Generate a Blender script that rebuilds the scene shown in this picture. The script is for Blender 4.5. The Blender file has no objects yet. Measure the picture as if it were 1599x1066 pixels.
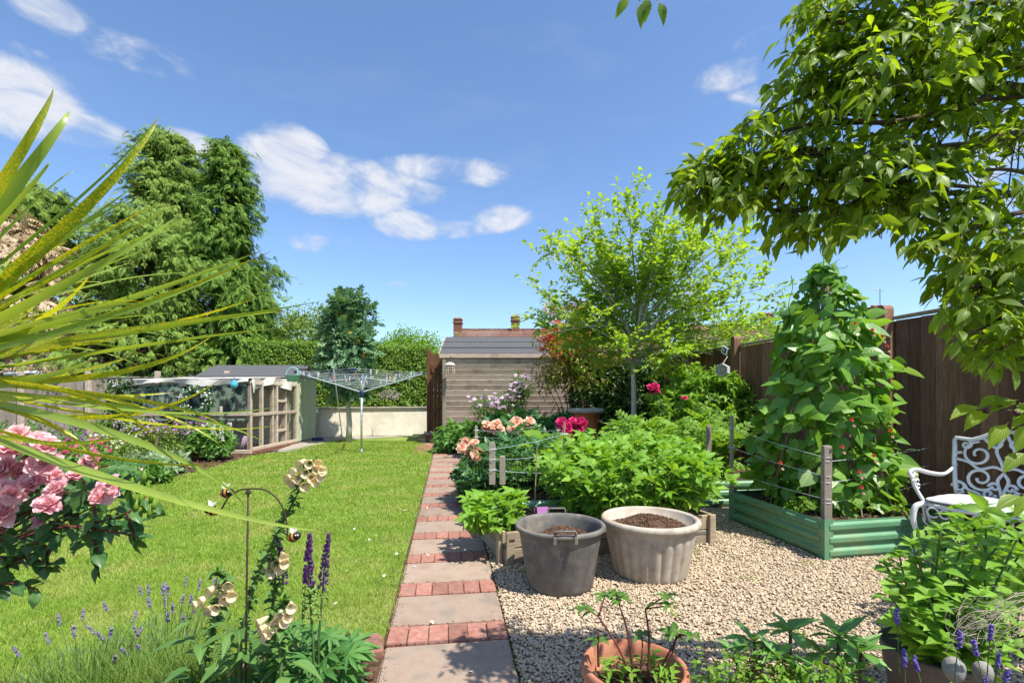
import bpy, math, random
import numpy as np
from mathutils import Vector, Matrix, Euler
random.seed(7); RNG = np.random.default_rng(7)
S = bpy.context.scene; COL = S.collection
# ------------------------------------------------------------ camera
F, H, E = 755.0, 618.0, 1.22          # focal length and horizon of the 1599 px wide photograph, eye height in metres
cam = bpy.data.cameras.new('camera'); co = bpy.data.objects.new('camera', cam); COL.objects.link(co)
co.location = (0, 0, E); co.rotation_euler = (math.pi/2, 0, 0)
cam.sensor_width = 36; cam.lens = 36*F/1599; cam.shift_y = (H-533)/1599; cam.clip_end = 2000; cam.clip_start = .05
S.camera = co
# ------------------------------------------------------------ light
SUN_EL, SUN_AZ = math.radians(61), math.atan2(.78, -.62)      # sun to the right and a little behind the camera
w = bpy.data.worlds.new('World'); S.world = w; w.use_nodes = True
nt = w.node_tree; nt.nodes.clear()
def N(t, kind, **kw):
    n = t.nodes.new(kind)
    for k, v in kw.items():
        if k.startswith('i_'):
            key = k[2:]; key = int(key) if key.isdigit() else key
            n.inputs[key].default_value = v
        else: setattr(n, k, v)
    return n
def math_(t, op, a, b=None, c=None, clamp=False):
    n = t.nodes.new('ShaderNodeMath'); n.operation = op; n.use_clamp = clamp
    for i, v in enumerate((a, b, c)):
        if v is None: continue
        if isinstance(v, (int, float)): n.inputs[i].default_value = v
        else: t.links.new(v, n.inputs[i])
    return n.outputs[0]
sky = N(nt, 'ShaderNodeTexSky', sky_type='NISHITA', sun_disc=False, sun_elevation=SUN_EL, sun_rotation=SUN_AZ, air_density=1.0, dust_density=.6, ozone_density=2.2)
tc = N(nt, 'ShaderNodeTexCoord'); sx = N(nt, 'ShaderNodeSeparateXYZ'); nt.links.new(tc.outputs['Generated'], sx.inputs[0])
AZ = math_(nt, 'ARCTAN2', sx.outputs[0], sx.outputs[1]); EL = math_(nt, 'ARCSINE', sx.outputs[2])
cn = N(nt, 'ShaderNodeTexNoise', i_Scale=9.0, i_Detail=10.0, i_Roughness=.6, i_Distortion=.5)
mp = N(nt, 'ShaderNodeMapping'); mp.inputs['Scale'].default_value = (1, 1, 1.9); nt.links.new(tc.outputs['Generated'], mp.inputs[0]); nt.links.new(mp.outputs[0], cn.inputs['Vector'])
def sky_dir(px, py):
    x, z = (px-800)/F, (H-py)/F; return math.atan2(x, 1), math.atan2(z, math.hypot(x, 1))
blobs = [(447,240,60,42,1.25),(530,292,120,42,1.2),(630,300,85,26,.9),(700,268,90,22,.62),(640,350,52,24,.85),(785,342,44,20,.8),(715,358,50,14,.65),(560,378,30,8,.3),
         (20,150,120,60,1.25),(120,200,80,32,1.0),(295,222,40,18,.5),(215,88,80,26,.6),(80,20,60,30,.6),(280,250,40,14,.4),(30,75,40,12,.5),
         (1150,115,70,26,.62),(1190,150,60,24,.6),(1210,70,70,30,.4),(1400,260,140,60,.55),(1520,230,90,60,.7),(1250,365,60,14,.45),(485,378,40,14,.5),(620,448,20,8,.4),
         (960,420,20,10,.2),(1600,330,90,30,.5)]
mask = None
for (px, py, rx, ry, a) in blobs:
    az, el = sky_dir(px, py); az2, _ = sky_dir(px+rx, py); _, el2 = sky_dir(px, py-ry)
    dx = math_(nt, 'DIVIDE', math_(nt, 'SUBTRACT', AZ, az), abs(az2-az)*1.3); dy = math_(nt, 'DIVIDE', math_(nt, 'SUBTRACT', EL, el), abs(el2-el)*1.3)
    q = math_(nt, 'ADD', math_(nt, 'MULTIPLY', dx, dx), math_(nt, 'MULTIPLY', dy, dy))
    g = math_(nt, 'MULTIPLY', math_(nt, 'MULTIPLY', math_(nt, 'SUBTRACT', 1.0, q, clamp=True), 1.5, clamp=True), a)
    mask = g if mask is None else math_(nt, 'MAXIMUM', mask, g)
bh = math_(nt, 'LESS_THAN', sx.outputs[1], .25)                 # fair-weather clouds over the rest of the sky
cn2 = N(nt, 'ShaderNodeTexNoise', i_Scale=2.2, i_Detail=3.0); nt.links.new(tc.outputs['Generated'], cn2.inputs['Vector'])
oth = math_(nt, 'MULTIPLY', math_(nt, 'MULTIPLY', bh, math_(nt, 'MULTIPLY', math_(nt, 'SUBTRACT', cn2.outputs[0], .5, clamp=True), 6.0, clamp=True)), .9)
mask = math_(nt, 'MAXIMUM', mask, oth)
val = math_(nt, 'ADD', math_(nt, 'MULTIPLY', mask, .74), math_(nt, 'MULTIPLY', math_(nt, 'SUBTRACT', cn.outputs[0], .5), 2.4))
gate = math_(nt, 'MULTIPLY', mask, 5.0, clamp=True)
mr = N(nt, 'ShaderNodeMapRange', interpolation_type='SMOOTHSTEP'); nt.links.new(val, mr.inputs[0]); mr.inputs[1].default_value = .12; mr.inputs[2].default_value = 1.0
cm = math_(nt, 'MULTIPLY', mr.outputs[0], gate)
cn3 = N(nt, 'ShaderNodeTexNoise', i_Scale=4.0, i_Detail=6.0, i_Roughness=.6); mp3 = N(nt, 'ShaderNodeMapping'); mp3.inputs['Scale'].default_value = (1, 1, 4); nt.links.new(tc.outputs['Generated'], mp3.inputs[0]); nt.links.new(mp3.outputs[0], cn3.inputs['Vector'])
veil = math_(nt, 'MULTIPLY', math_(nt, 'SUBTRACT', cn3.outputs[0], .52, clamp=True), .9)
cm = math_(nt, 'MAXIMUM', math_(nt, 'MULTIPLY', cm, .93), math_(nt, 'MULTIPLY', veil, .45))
CLOUD = (2.45, 2.5, 2.65, 1)
shade = N(nt, 'ShaderNodeMix', data_type='RGBA'); shade.inputs[6].default_value = (1.75, 1.9, 2.25, 1); shade.inputs[7].default_value = CLOUD
nt.links.new(math_(nt, 'MULTIPLY', mr.outputs[0], math_(nt, 'ADD', cn.outputs[0], .35), clamp=True), shade.inputs[0])
tint = N(nt, 'ShaderNodeMix', data_type='RGBA', blend_type='MULTIPLY', i_0=1.0); tint.inputs[7].default_value = (.5, .565, .63, 1); nt.links.new(sky.outputs[0], tint.inputs[6])
mx = N(nt, 'ShaderNodeMix', data_type='RGBA'); nt.links.new(cm, mx.inputs[0]); nt.links.new(tint.outputs[2], mx.inputs[6]); nt.links.new(shade.outputs[2], mx.inputs[7])
bg = N(nt, 'ShaderNodeBackground', i_Strength=.15); nt.links.new(mx.outputs[2], bg.inputs[0])
wo = N(nt, 'ShaderNodeOutputWorld'); nt.links.new(bg.outputs[0], wo.inputs[0])
sl = bpy.data.lights.new('sun', 'SUN'); sl.energy = 3.5; sl.angle = math.radians(.5); sl.color = (1, .95, .86)
so = bpy.data.objects.new('sun', sl); COL.objects.link(so)
sd = Vector((math.sin(SUN_AZ)*math.cos(SUN_EL), math.cos(SUN_AZ)*math.cos(SUN_EL), math.sin(SUN_EL)))
so.rotation_euler = sd.to_track_quat('Z', 'Y').to_euler(); so.location = (0, 0, 20)
S.view_settings.view_transform = 'Standard'; S.view_settings.look = 'None'; S.view_settings.gamma = 1; S.view_settings.use_curve_mapping = False
S.view_settings.exposure = 1.27
# ------------------------------------------------------------ placing helpers
CU, SU = math.cos(.1317), math.sin(.1317)                          # the garden's own axes: u across the path, v along it
def W(u, v, z=0.0): return Vector((u*CU - v*SU, u*SU + v*CU, z))
def G(px, py, z=0.0):
    d = F*(E-z)/(py-H); return Vector(((px-800)/F*d, d, z))
def D(px, py, d): return Vector(((px-800)/F*d, d, E-(py-H)/F*d))
GROT = .1317
WM = {}
def link(o, parent=None, world=None):
    COL.objects.link(o)
    world = world if world is not None else Matrix.Identity(4)
    o.matrix_basis = world; WM[o.name] = world
    if parent is not None:
        o.parent = parent; o.matrix_parent_inverse = WM[parent.name].inverted()
    return o
def thing(name, label, cat, loc, group=None):
    o = bpy.data.objects.new(name, None); o.empty_display_size = .1
    link(o, None, Matrix.Translation(Vector(loc))); o['label'] = label; o['category'] = cat
    if group: o['group'] = group
    return o
def tag(o, label, cat, group=None):
    o['label'] = label; o['category'] = cat
    if group: o['group'] = group
    return o
def dup(root, world, label=None):
    r = root.copy(); COL.objects.link(r); r.matrix_basis = world; WM[r.name] = world
    if label: r['label'] = label
    def rec(s, d):
        for ch in s.children:
            c = ch.copy(); COL.objects.link(c); c.parent = d; c.matrix_parent_inverse = ch.matrix_parent_inverse.copy(); rec(ch, c)
    rec(root, r); return r
# ------------------------------------------------------------ mesh helpers
def np_mesh(name, V, LV, LT, uv=None, smooth=False):
    me = bpy.data.meshes.new(name); V = np.asarray(V, dtype=np.float32); LV = np.asarray(LV, dtype=np.int32); LT = np.asarray(LT, dtype=np.int32)
    me.vertices.add(len(V)); me.vertices.foreach_set('co', V.ravel())
    me.loops.add(len(LV)); me.loops.foreach_set('vertex_index', LV)
    me.polygons.add(len(LT)); me.polygons.foreach_set('loop_start', np.concatenate([[0], np.cumsum(LT)[:-1]]).astype(np.int32))
    me.polygons.foreach_set('loop_total', LT)
    if uv is not None:
        l = me.uv_layers.new(name='UVMap'); l.data.foreach_set('uv', np.asarray(uv, dtype=np.float32)[LV].ravel())
    if smooth: me.polygons.foreach_set('use_smooth', np.ones(len(LT), dtype=bool))
    me.update(calc_edges=True); me.validate(); return me
class T:                                                            # a template: vertices, faces, uv per vertex
    def __init__(s, V, FC, UV=None, smooth=True):
        s.V = np.array(V, dtype=float); s.LV = np.array([i for f in FC for i in f]); s.LT = np.array([len(f) for f in FC])
        s.UV = np.array(UV if UV is not None else [(0.5, 0.5)]*len(V), dtype=float); s.smooth = smooth; s.cache = {}
    def mesh(s, name, mat):
        k = (name, mat.name)
        if k not in s.cache:
            me = np_mesh(name, s.V, s.LV, s.LT, s.UV, s.smooth); me.materials.append(mat); s.cache[k] = me
        return s.cache[k]
def tcat(ts):
    V = []; FC = []; UV = []; off = 0
    for t in ts:
        V += t.V.tolist(); UV += t.UV.tolist(); k = 0
        for n in t.LT: FC.append([int(i)+off for i in t.LV[k:k+n]]); k += n
        off += len(t.V)
    return T(V, FC, UV, ts[0].smooth)
def txf(t, M):
    M = np.array(M); V = t.V@M[:3, :3].T + M[:3, 3]; r = T([(0, 0, 0)], [[0]]); r.V = V; r.LV = t.LV; r.LT = t.LT; r.UV = t.UV; r.smooth = t.smooth; r.cache = {}; return r
def nrm(a): a = np.asarray(a, dtype=float); return a/np.maximum(np.linalg.norm(a, axis=-1, keepdims=True), 1e-9)
def mats(pos, yd, zd, s):
    pos = np.asarray(pos, dtype=float).reshape(-1, 3); n = len(pos)
    y = nrm(np.broadcast_to(yd, (n, 3))); x = nrm(np.cross(y, np.broadcast_to(zd, (n, 3)))); z = np.cross(x, y)
    s = np.asarray(s, dtype=float)
    if s.ndim < 2: s = np.repeat(np.broadcast_to(s, (n,))[:, None], 3, 1)
    M = np.zeros((n, 4, 4)); M[:, :3, 0] = x*s[:, :1]; M[:, :3, 1] = y*s[:, 1:2]; M[:, :3, 2] = z*s[:, 2:3]; M[:, :3, 3] = pos; M[:, 3, 3] = 1
    return M
def joined(name, t, M, mat, parent=None, stuff=False):
    n = len(M); nv = len(t.V)
    V = np.einsum('nij,vj->nvi', M[:, :3, :3], t.V) + M[:, None, :3, 3]
    LV = (t.LV[None, :] + (np.arange(n)*nv)[:, None]).ravel()
    me = np_mesh(name, V.reshape(-1, 3), LV, np.tile(t.LT, n), np.tile(t.UV, (n, 1)), t.smooth); me.materials.append(mat)
    o = bpy.data.objects.new(name, me); link(o, parent)
    if stuff: o['kind'] = 'stuff'
    return o
def pieces(name, rest, t, M, mat, parent, limit=300):
    """the pieces that show largest become objects of their own, the rest one joined part"""
    sz = np.abs(np.linalg.norm(M[:, :3, 1], axis=1)); p = M[:, :3, 3] - np.array([0, 0, E])
    px = sz/np.maximum(np.linalg.norm(p, axis=1), .1); infr = (np.abs(p[:, 0]/np.maximum(p[:, 1], .05)) < 1.1) & (p[:, 1] > 0)
    order = np.argsort(-(px*infr)); big = order[:limit]
    for i in big:
        link(bpy.data.objects.new(name, t.mesh(name, mat)), parent, Matrix(M[i].tolist()))
    if len(order) > limit: joined(rest, t, M[order[limit:]], mat, parent, stuff=True)
class MB:
    def __init__(s): s.V = []; s.FC = []; s.UV = []
    def add(s, V, FC, UV=None):
        o = len(s.V); s.V += [tuple(v) for v in V]; s.FC += [[i+o for i in f] for f in FC]; s.UV += UV if UV else [(.5, .5)]*len(V); return s
    def box(s, c, d, R=None, ch=0.0):
        V, FC = boxgeo(d, ch); c = Vector(c); R = R or Matrix.Identity(3)
        return s.add([c + R@Vector(v) for v in V], FC)
    def tube(s, P, R, n=6, cap=True, flat=1.0):
        P = [Vector(p) for p in P]; m = len(P)
        if isinstance(R, (int, float)): R = [R]*m
        V = []; up = None
        for i, p in enumerate(P):
            t = (P[min(i+1, m-1)] - P[max(i-1, 0)]).normalized()
            if up is None: up = t.orthogonal().normalized()
            up = (up - t*up.dot(t)); up = up.normalized() if up.length > 1e-6 else t.orthogonal().normalized()
            b = t.cross(up)
            for k in range(n):
                a = 2*math.pi*k/n; V.append(p + (up*math.cos(a)*flat + b*math.sin(a))*R[i])
        FC = [[i*n+k, i*n+(k+1) % n, (i+1)*n+(k+1) % n, (i+1)*n+k] for i in range(m-1) for k in range(n)]
        if cap: FC += [list(range(n))[::-1], [(m-1)*n+k for k in range(n)]]
        UV = [(k/n, i/(m-1)) for i in range(m) for k in range(n)]
        return s.add(V, FC, UV)
    def lathe(s, prof, c=(0, 0, 0), n=40, fn=None):
        V = []
        for (r, z) in prof:
            for k in range(n):
                a = 2*math.pi*k/n; rr = r*(fn(a, z, r) if fn else 1); V.append((c[0]+rr*math.cos(a), c[1]+rr*math.sin(a), c[2]+z))
        FC = [[i*n+k, i*n+(k+1) % n, (i+1)*n+(k+1) % n, (i+1)*n+k] for i in range(len(prof)-1) for k in range(n)]
        return s.add(V, FC)
    def poly(s, P, th=0.0):                                        # a polygon, given thickness downward
        n = len(P); s.add(P, [list(range(n))])
        if th: s.add([(p[0], p[1], p[2]-th) for p in P] + [tuple(p) for p in P], [[i, (i+1) % n, n+(i+1) % n, n+i] for i in range(n)])
        return s
    def obj(s, name, mat, parent=None, smooth=False, world=None, kind=None):
        me = bpy.data.meshes.new(name); me.from_pydata([tuple(v) for v in s.V], [], s.FC)
        l = me.uv_layers.new(name='UVMap'); idx = np.zeros(len(me.loops), dtype=np.int32); me.loops.foreach_get('vertex_index', idx)
        l.data.foreach_set('uv', np.array(s.UV, dtype=np.float32)[idx].ravel())
        if smooth: me.shade_smooth()
        me.materials.append(mat); me.update(); o = bpy.data.objects.new(name, me); link(o, parent, world)
        if kind: o['kind'] = kind
        return o
def autosmooth(o, ang=40):
    me = o.data; me.shade_smooth()
    try: me.set_sharp_from_angle(angle=math.radians(ang))
    except Exception: pass
    return o
def boxgeo(d, ch=0.0):
    x, y, z = d[0]/2, d[1]/2, d[2]/2
    if ch <= 0:
        V = [(-x,-y,-z),(x,-y,-z),(x,y,-z),(-x,y,-z),(-x,-y,z),(x,-y,z),(x,y,z),(-x,y,z)]
        return V, [[0,3,2,1],[4,5,6,7],[0,1,5,4],[1,2,6,5],[2,3,7,6],[3,0,4,7]]
    V = []; idx = {}
    for sx in (-1, 1):
        for sy in (-1, 1):
            for sz in (-1, 1):
                for a in range(3):
                    p = [sx*(x-ch), sy*(y-ch), sz*(z-ch)]; p[a] = (sx*x, sy*y, sz*z)[a]
                    idx[(sx, sy, sz, a)] = len(V); V.append(tuple(p))
    FC = []
    for a in range(3):
        b, c = (a+1) % 3, (a+2) % 3
        for s in (-1, 1):
            r = []
            for (sb, sc) in ((-1,-1),(1,-1),(1,1),(-1,1)):
                k = [0,0,0]; k[a] = s; k[b] = sb; k[c] = sc; r.append(idx[(k[0],k[1],k[2],a)])
            FC.append(r if s > 0 else r[::-1])
        for sb in (-1, 1):
            for sc in (-1, 1):
                k0 = [0,0,0]; k0[a] = -1; k0[b] = sb; k0[c] = sc; k1 = list(k0); k1[a] = 1
                f = [idx[(*k0, b)], idx[(*k1, b)], idx[(*k1, c)], idx[(*k0, c)]]
                if sb*sc > 0: f = f[::-1]
                FC.append(f)
    for sx in (-1, 1):
        for sy in (-1, 1):
            for sz in (-1, 1):
                f = [idx[(sx,sy,sz,0)], idx[(sx,sy,sz,1)], idx[(sx,sy,sz,2)]]
                FC.append(f if sx*sy*sz > 0 else f[::-1])
    return V, FC
BOXC = {}
def bx(name, mat, parent, c, d, rz=0.0, ch=.003, R=None, ry=0.0, rx=0.0):
    """one box-like piece as an object of its own; alike pieces share their mesh"""
    d = tuple(round(v, 3) for v in d); k = (name, mat.name, d, ch)
    if k not in BOXC:
        V, FC = boxgeo(d, ch); me = bpy.data.meshes.new(name); me.from_pydata(V, [], FC); me.materials.append(mat); BOXC[k] = me
    R = R if R is not None else Euler((rx, ry, rz)).to_matrix()
    return link(bpy.data.objects.new(name, BOXC[k]), parent, Matrix.Translation(Vector(c)) @ R.to_4x4())
def along(a, b, up=Vector((0, 0, 1))):                              # rotation whose X runs from a to b
    x = (Vector(b)-Vector(a)).normalized(); y = up.cross(x).normalized(); z = x.cross(y)
    return Matrix((x, y, z)).transposed()
def beam(name, mat, parent, a, b, wd, ht, ch=.003):
    a, b = Vector(a), Vector(b); up = Vector((0, 0, 1)) if abs((b-a).normalized().z) < .95 else Vector((0, 1, 0))
    return bx(name, mat, parent, (a+b)/2, ((b-a).length, wd, ht), R=along(a, b, up), ch=ch)
def bez(P, n=12):                                                   # Catmull-Rom through points
    P = [Vector(p) for p in P]; Q = [P[0]*2-P[1]] + P + [P[-1]*2-P[-2]]; out = []
    for i in range(1, len(Q)-2):
        for k in range(n):
            t = k/n; a, b, c, d = Q[i-1], Q[i], Q[i+1], Q[i+2]
            out.append(.5*((2*b) + (c-a)*t + (2*a-5*b+4*c-d)*t*t + (3*b-a-3*c+d)*t**3))
    out.append(P[-1]); return out
# ------------------------------------------------------------ materials
def new_mat(name):
    m = bpy.data.materials.new(name); m.use_nodes = True; t = m.node_tree; t.nodes.clear(); return m, t
def rand_val(t):
    oi = N(t, 'ShaderNodeObjectInfo'); ge = N(t, 'ShaderNodeNewGeometry')
    return math_(t, 'FRACT', math_(t, 'ADD', math_(t, 'MULTIPLY', oi.outputs['Random'], 7.3), ge.outputs['Random Per Island'])), oi, ge
def rgb(c): return (c[0], c[1], c[2], 1)
GN = .86
def PB(name, cols, scale=8, rough=.8, bump=.3, bs=60, stretch=(1, 1, 1), rnd=.25, spec=.3, metal=0.0, cols2=None, s2=2.0, det=6, dist=.01, coord='Object', lo=.3, hi=.7):
    cols = [tuple(q*GN for q in c_) for c_ in cols]
    m, t = new_mat(name); rv, oi, ge = rand_val(t)
    c = N(t, 'ShaderNodeTexCoord'); off = N(t, 'ShaderNodeVectorMath', operation='ADD'); sc = N(t, 'ShaderNodeVectorMath', operation='SCALE')
    cb = N(t, 'ShaderNodeCombineXYZ'); t.links.new(oi.outputs['Random'], cb.inputs[0]); t.links.new(oi.outputs['Random'], cb.inputs[1]); t.links.new(cb.outputs[0], sc.inputs[0]); sc.inputs['Scale'].default_value = 37.
    t.links.new(c.outputs[coord], off.inputs[0]); t.links.new(sc.outputs[0], off.inputs[1])
    mp = N(t, 'ShaderNodeMapping'); mp.inputs['Scale'].default_value = stretch; t.links.new(off.outputs[0], mp.inputs[0])
    n1 = N(t, 'ShaderNodeTexNoise', i_Scale=scale, i_Detail=det, i_Roughness=.62); t.links.new(mp.outputs[0], n1.inputs['Vector'])
    r = N(t, 'ShaderNodeValToRGB'); els = r.color_ramp.elements
    for i, cc in enumerate(cols):
        p = lo+(hi-lo)*i/max(len(cols)-1, 1)
        e = els[i] if i < 2 else els.new(p); e.position = p; e.color = rgb(cc)
    if len(cols) == 1: els[1].color = rgb(cols[0])
    t.links.new(n1.outputs[0], r.inputs[0]); colr = r.outputs[0]
    if cols2:
        n2 = N(t, 'ShaderNodeTexNoise', i_Scale=s2, i_Detail=5.0); t.links.new(off.outputs[0], n2.inputs['Vector'])
        m2 = N(t, 'ShaderNodeMapRange', interpolation_type='SMOOTHSTEP'); m2.inputs[1].default_value = .5; m2.inputs[2].default_value = .68; t.links.new(n2.outputs[0], m2.inputs[0])
        x = N(t, 'ShaderNodeMix', data_type='RGBA'); t.links.new(math_(t, 'MULTIPLY', m2.outputs[0], cols2[1]), x.inputs[0]); t.links.new(colr, x.inputs[6]); x.inputs[7].default_value = rgb(cols2[0]); colr = x.outputs[2]
    hs = N(t, 'ShaderNodeHueSaturation'); t.links.new(colr, hs.inputs['Color'])
    t.links.new(math_(t, 'ADD', math_(t, 'MULTIPLY', rv, rnd*2), 1-rnd), hs.inputs['Value'])
    b = N(t, 'ShaderNodeBsdfPrincipled', i_Roughness=rough, i_Metallic=metal); b.inputs['Specular IOR Level'].default_value = spec
    t.links.new(hs.outputs[0], b.inputs['Base Color'])
    if bump:
        n3 = N(t, 'ShaderNodeTexNoise', i_Scale=bs, i_Detail=8.0, i_Roughness=.65); t.links.new(mp.outputs[0], n3.inputs['Vector'])
        bp = N(t, 'ShaderNodeBump', i_Strength=bump, i_Distance=dist); t.links.new(n3.outputs[0], bp.inputs['Height']); t.links.new(bp.outputs[0], b.inputs['Normal'])
    o = N(t, 'ShaderNodeOutputMaterial'); t.links.new(b.outputs[0], o.inputs[0]); return m
def LF(name, ca, cb_, trans=.4, rough=.42, vein=.35, spots=None, rim=None, spec=.4, tcol=None, wear=.12, vfreq=9, streak=0):
    """leaf or petal: random tone per leaf, veins along the uv, light passing through"""
    m, t = new_mat(name); rv, oi, ge = rand_val(t)
    x = N(t, 'ShaderNodeMix', data_type='RGBA'); t.links.new(rv, x.inputs[0]); x.inputs[6].default_value = rgb(ca); x.inputs[7].default_value = rgb(cb_); colr = x.outputs[2]
    uvn = N(t, 'ShaderNodeTexCoord'); sp = N(t, 'ShaderNodeSeparateXYZ'); t.links.new(uvn.outputs['UV'], sp.inputs[0])
    au = math_(t, 'ABSOLUTE', math_(t, 'SUBTRACT', sp.outputs[0], .5))
    hgt = None
    if vein:
        mid = math_(t, 'SUBTRACT', 1.0, math_(t, 'MULTIPLY', au, 22.0), clamp=True)
        ph = math_(t, 'SUBTRACT', math_(t, 'MULTIPLY', sp.outputs[1], vfreq), math_(t, 'MULTIPLY', au, vfreq*.9))
        sv = math_(t, 'SUBTRACT', 1.0, math_(t, 'MULTIPLY', math_(t, 'ABSOLUTE', math_(t, 'SUBTRACT', math_(t, 'FRACT', ph), .5)), 7.0), clamp=True)
        vv = math_(t, 'MAXIMUM', mid, math_(t, 'MULTIPLY', sv, .55)); hgt = vv
        y = N(t, 'ShaderNodeMix', data_type='RGBA'); t.links.new(math_(t, 'MULTIPLY', vv, vein), y.inputs[0]); t.links.new(colr, y.inputs[6])
        y.inputs[7].default_value = (min(cb_[0]*2.2+.03, 1), min(cb_[1]*1.7+.03, 1), min(cb_[2]*1.8+.01, 1), 1); colr = y.outputs[2]
    nz = N(t, 'ShaderNodeTexNoise', i_Scale=14.0, i_Detail=4.0); gp = N(t, 'ShaderNodeNewGeometry'); t.links.new(gp.outputs['Position'], nz.inputs['Vector'])
    hs = N(t, 'ShaderNodeHueSaturation'); t.links.new(colr, hs.inputs['Color']); t.links.new(math_(t, 'ADD', 1-wear*2, math_(t, 'MULTIPLY', nz.outputs[0], wear*4)), hs.inputs['Value']); colr = hs.outputs[0]
    if streak:
        sx_ = math_(t, 'MULTIPLY', math_(t, 'SUBTRACT', math_(t, 'FRACT', math_(t, 'MULTIPLY', sp.outputs[0], 11.0)), .5), streak)
        h3 = N(t, 'ShaderNodeHueSaturation'); t.links.new(colr, h3.inputs['Color']); t.links.new(math_(t, 'ADD', 1.0, sx_), h3.inputs['Value']); colr = h3.outputs[0]
    if spots:
        n2 = N(t, 'ShaderNodeTexNoise', i_Scale=spots[1], i_Detail=5.0, i_Roughness=.75); t.links.new(gp.outputs['Position'], n2.inputs['Vector'])
        mr_ = N(t, 'ShaderNodeMapRange'); mr_.inputs[1].default_value = spots[2]; mr_.inputs[2].default_value = spots[2]+.05; t.links.new(n2.outputs[0], mr_.inputs[0])
        y = N(t, 'ShaderNodeMix', data_type='RGBA'); t.links.new(mr_.outputs[0], y.inputs[0]); t.links.new(colr, y.inputs[6]); y.inputs[7].default_value = rgb(spots[0]); colr = y.outputs[2]
    if rim:                                                          # coloured tip along v
        mr_ = N(t, 'ShaderNodeMapRange'); mr_.inputs[1].default_value = rim[1]; mr_.inputs[2].default_value = rim[2]; t.links.new(sp.outputs[1], mr_.inputs[0])
        y = N(t, 'ShaderNodeMix', data_type='RGBA'); t.links.new(mr_.outputs[0], y.inputs[0]); t.links.new(colr, y.inputs[6]); y.inputs[7].default_value = rgb(rim[0]); colr = y.outputs[2]
    b = N(t, 'ShaderNodeBsdfPrincipled', i_Roughness=rough); b.inputs['Specular IOR Level'].default_value = spec; t.links.new(colr, b.inputs['Base Color'])
    if hgt is not None:
        bp = N(t, 'ShaderNodeBump', i_Strength=.35, i_Distance=.003); bp.invert = True; t.links.new(hgt, bp.inputs['Height']); t.links.new(bp.outputs[0], b.inputs['Normal'])
    tr = N(t, 'ShaderNodeBsdfTranslucent'); tm = N(t, 'ShaderNodeMix', data_type='RGBA', blend_type='MULTIPLY', i_0=1.0); t.links.new(colr, tm.inputs[6]); tm.inputs[7].default_value = rgb(tcol or (1.5, 1.35, .6)); t.links.new(tm.outputs[2], tr.inputs[0])
    ms = N(t, 'ShaderNodeMixShader', i_0=trans); t.links.new(b.outputs[0], ms.inputs[1]); t.links.new(tr.outputs[0], ms.inputs[2])
    o = N(t, 'ShaderNodeOutputMaterial'); t.links.new(ms.outputs[0], o.inputs[0]); return m
# ------------------------------------------------------------ leaf and petal templates (length 1 along +Y, face +Z)
def leafT(w=.3, n=4, fold=.25, droop=.2, serr=0.0, peak=.4, tip=.8, stem=0.0):
    V = []; FC = []; UV = []
    for i in range(n+1):
        t = i/n; ww = w*(math.sin(math.pi*min(t/(2*peak), .5)) if t < peak else math.cos(math.pi/2*((t-peak)/(1-peak))**tip))
        ww = max(ww, .008)
        if serr and 0 < i < n: ww *= 1+(serr if i % 2 else -serr)
        z = -droop*t*t
        V += [(-ww, t, z+fold*ww), (0, t, z), (ww, t, z+fold*ww)]; UV += [(.5-.5*ww/w, t), (.5, t), (.5+.5*ww/w, t)]
    for i in range(n):
        a = i*3; FC += [[a, a+1, a+4, a+3], [a+1, a+2, a+5, a+4]]
    t_ = T(V, FC, UV)
    if stem:
        t_.V[:, 1] += stem; s_ = T([(-.012,0,0),(.012,0,0),(.012,stem,0),(-.012,stem,0)], [[0,1,2,3]], [(.5,0)]*4); t_ = tcat([t_, s_])
    return t_
def fanT(out, cup=0.0, cen=(0, .4)):                                 # a leaf given by its outline, with raised rim
    V = [(cen[0], cen[1], 0)]; UV = [(.5, cen[1])]
    for (x, y) in out: V.append((x, y, cup*(abs(x)) - .25*max(y-.3, 0)**2)); UV.append((.5+x, y))
    n = len(out); return T(V, [[0, i+1, (i+1) % n+1] for i in range(n)], UV)
def rotT(t, rz=0, rx=0, s=1.0, loc=(0, 0, 0), ry=0): return txf(t, Matrix.Translation(loc)@Euler((rx, ry, rz), 'XYZ').to_matrix().to_4x4()@Matrix.Scale(s, 4))
SMALL = leafT(.3, 2, .3, .2); OVAL = leafT(.27, 4, .3, .25, peak=.45); LANCE = leafT(.16, 4, .35, .35, peak=.4)
CHERRY = leafT(.24, 13, .35, .3, serr=.07, peak=.42, tip=.9, stem=.15)
HEART = tcat([fanT([(0,.12),(-.14,0),(-.3,.02),(-.42,.16),(-.44,.34),(-.36,.55),(-.2,.78),(-.07,.93),(0,1.02),(.07,.93),(.2,.78),(.36,.55),(.44,.34),(.42,.16),(.3,.02),(.14,0)], -.28, (0,.42))])
PETAL_T = None
SPROUT = tcat([rotT(leafT(.24, 3, .3, .4), a, rx=.25+.15*(k % 2), s=1-.12*(k % 3)) for k, a in enumerate([0, 1.3, 2.5, 3.8, 5.1])])
TRI = tcat([rotT(leafT(.26, 8, .3, .3, serr=.08, peak=.38), 0, s=.62, loc=(0, .38, 0)), rotT(leafT(.26, 6, .3, .3, serr=.08), 1.25, s=.5, loc=(0, .36, 0)), rotT(leafT(.26, 6, .3, .3, serr=.08), -1.25, s=.5, loc=(0, .36, 0)),
            T([(-.012,0,0),(.012,0,0),(.008,.4,0),(-.008,.4,0)], [[0,1,2,3]])])
PALM = tcat([rotT(leafT(.13, 4, .4, .35, peak=.55), a, s=.75+.2*math.cos(a)) for a in np.linspace(-2.6, 2.6, 9)])
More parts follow.
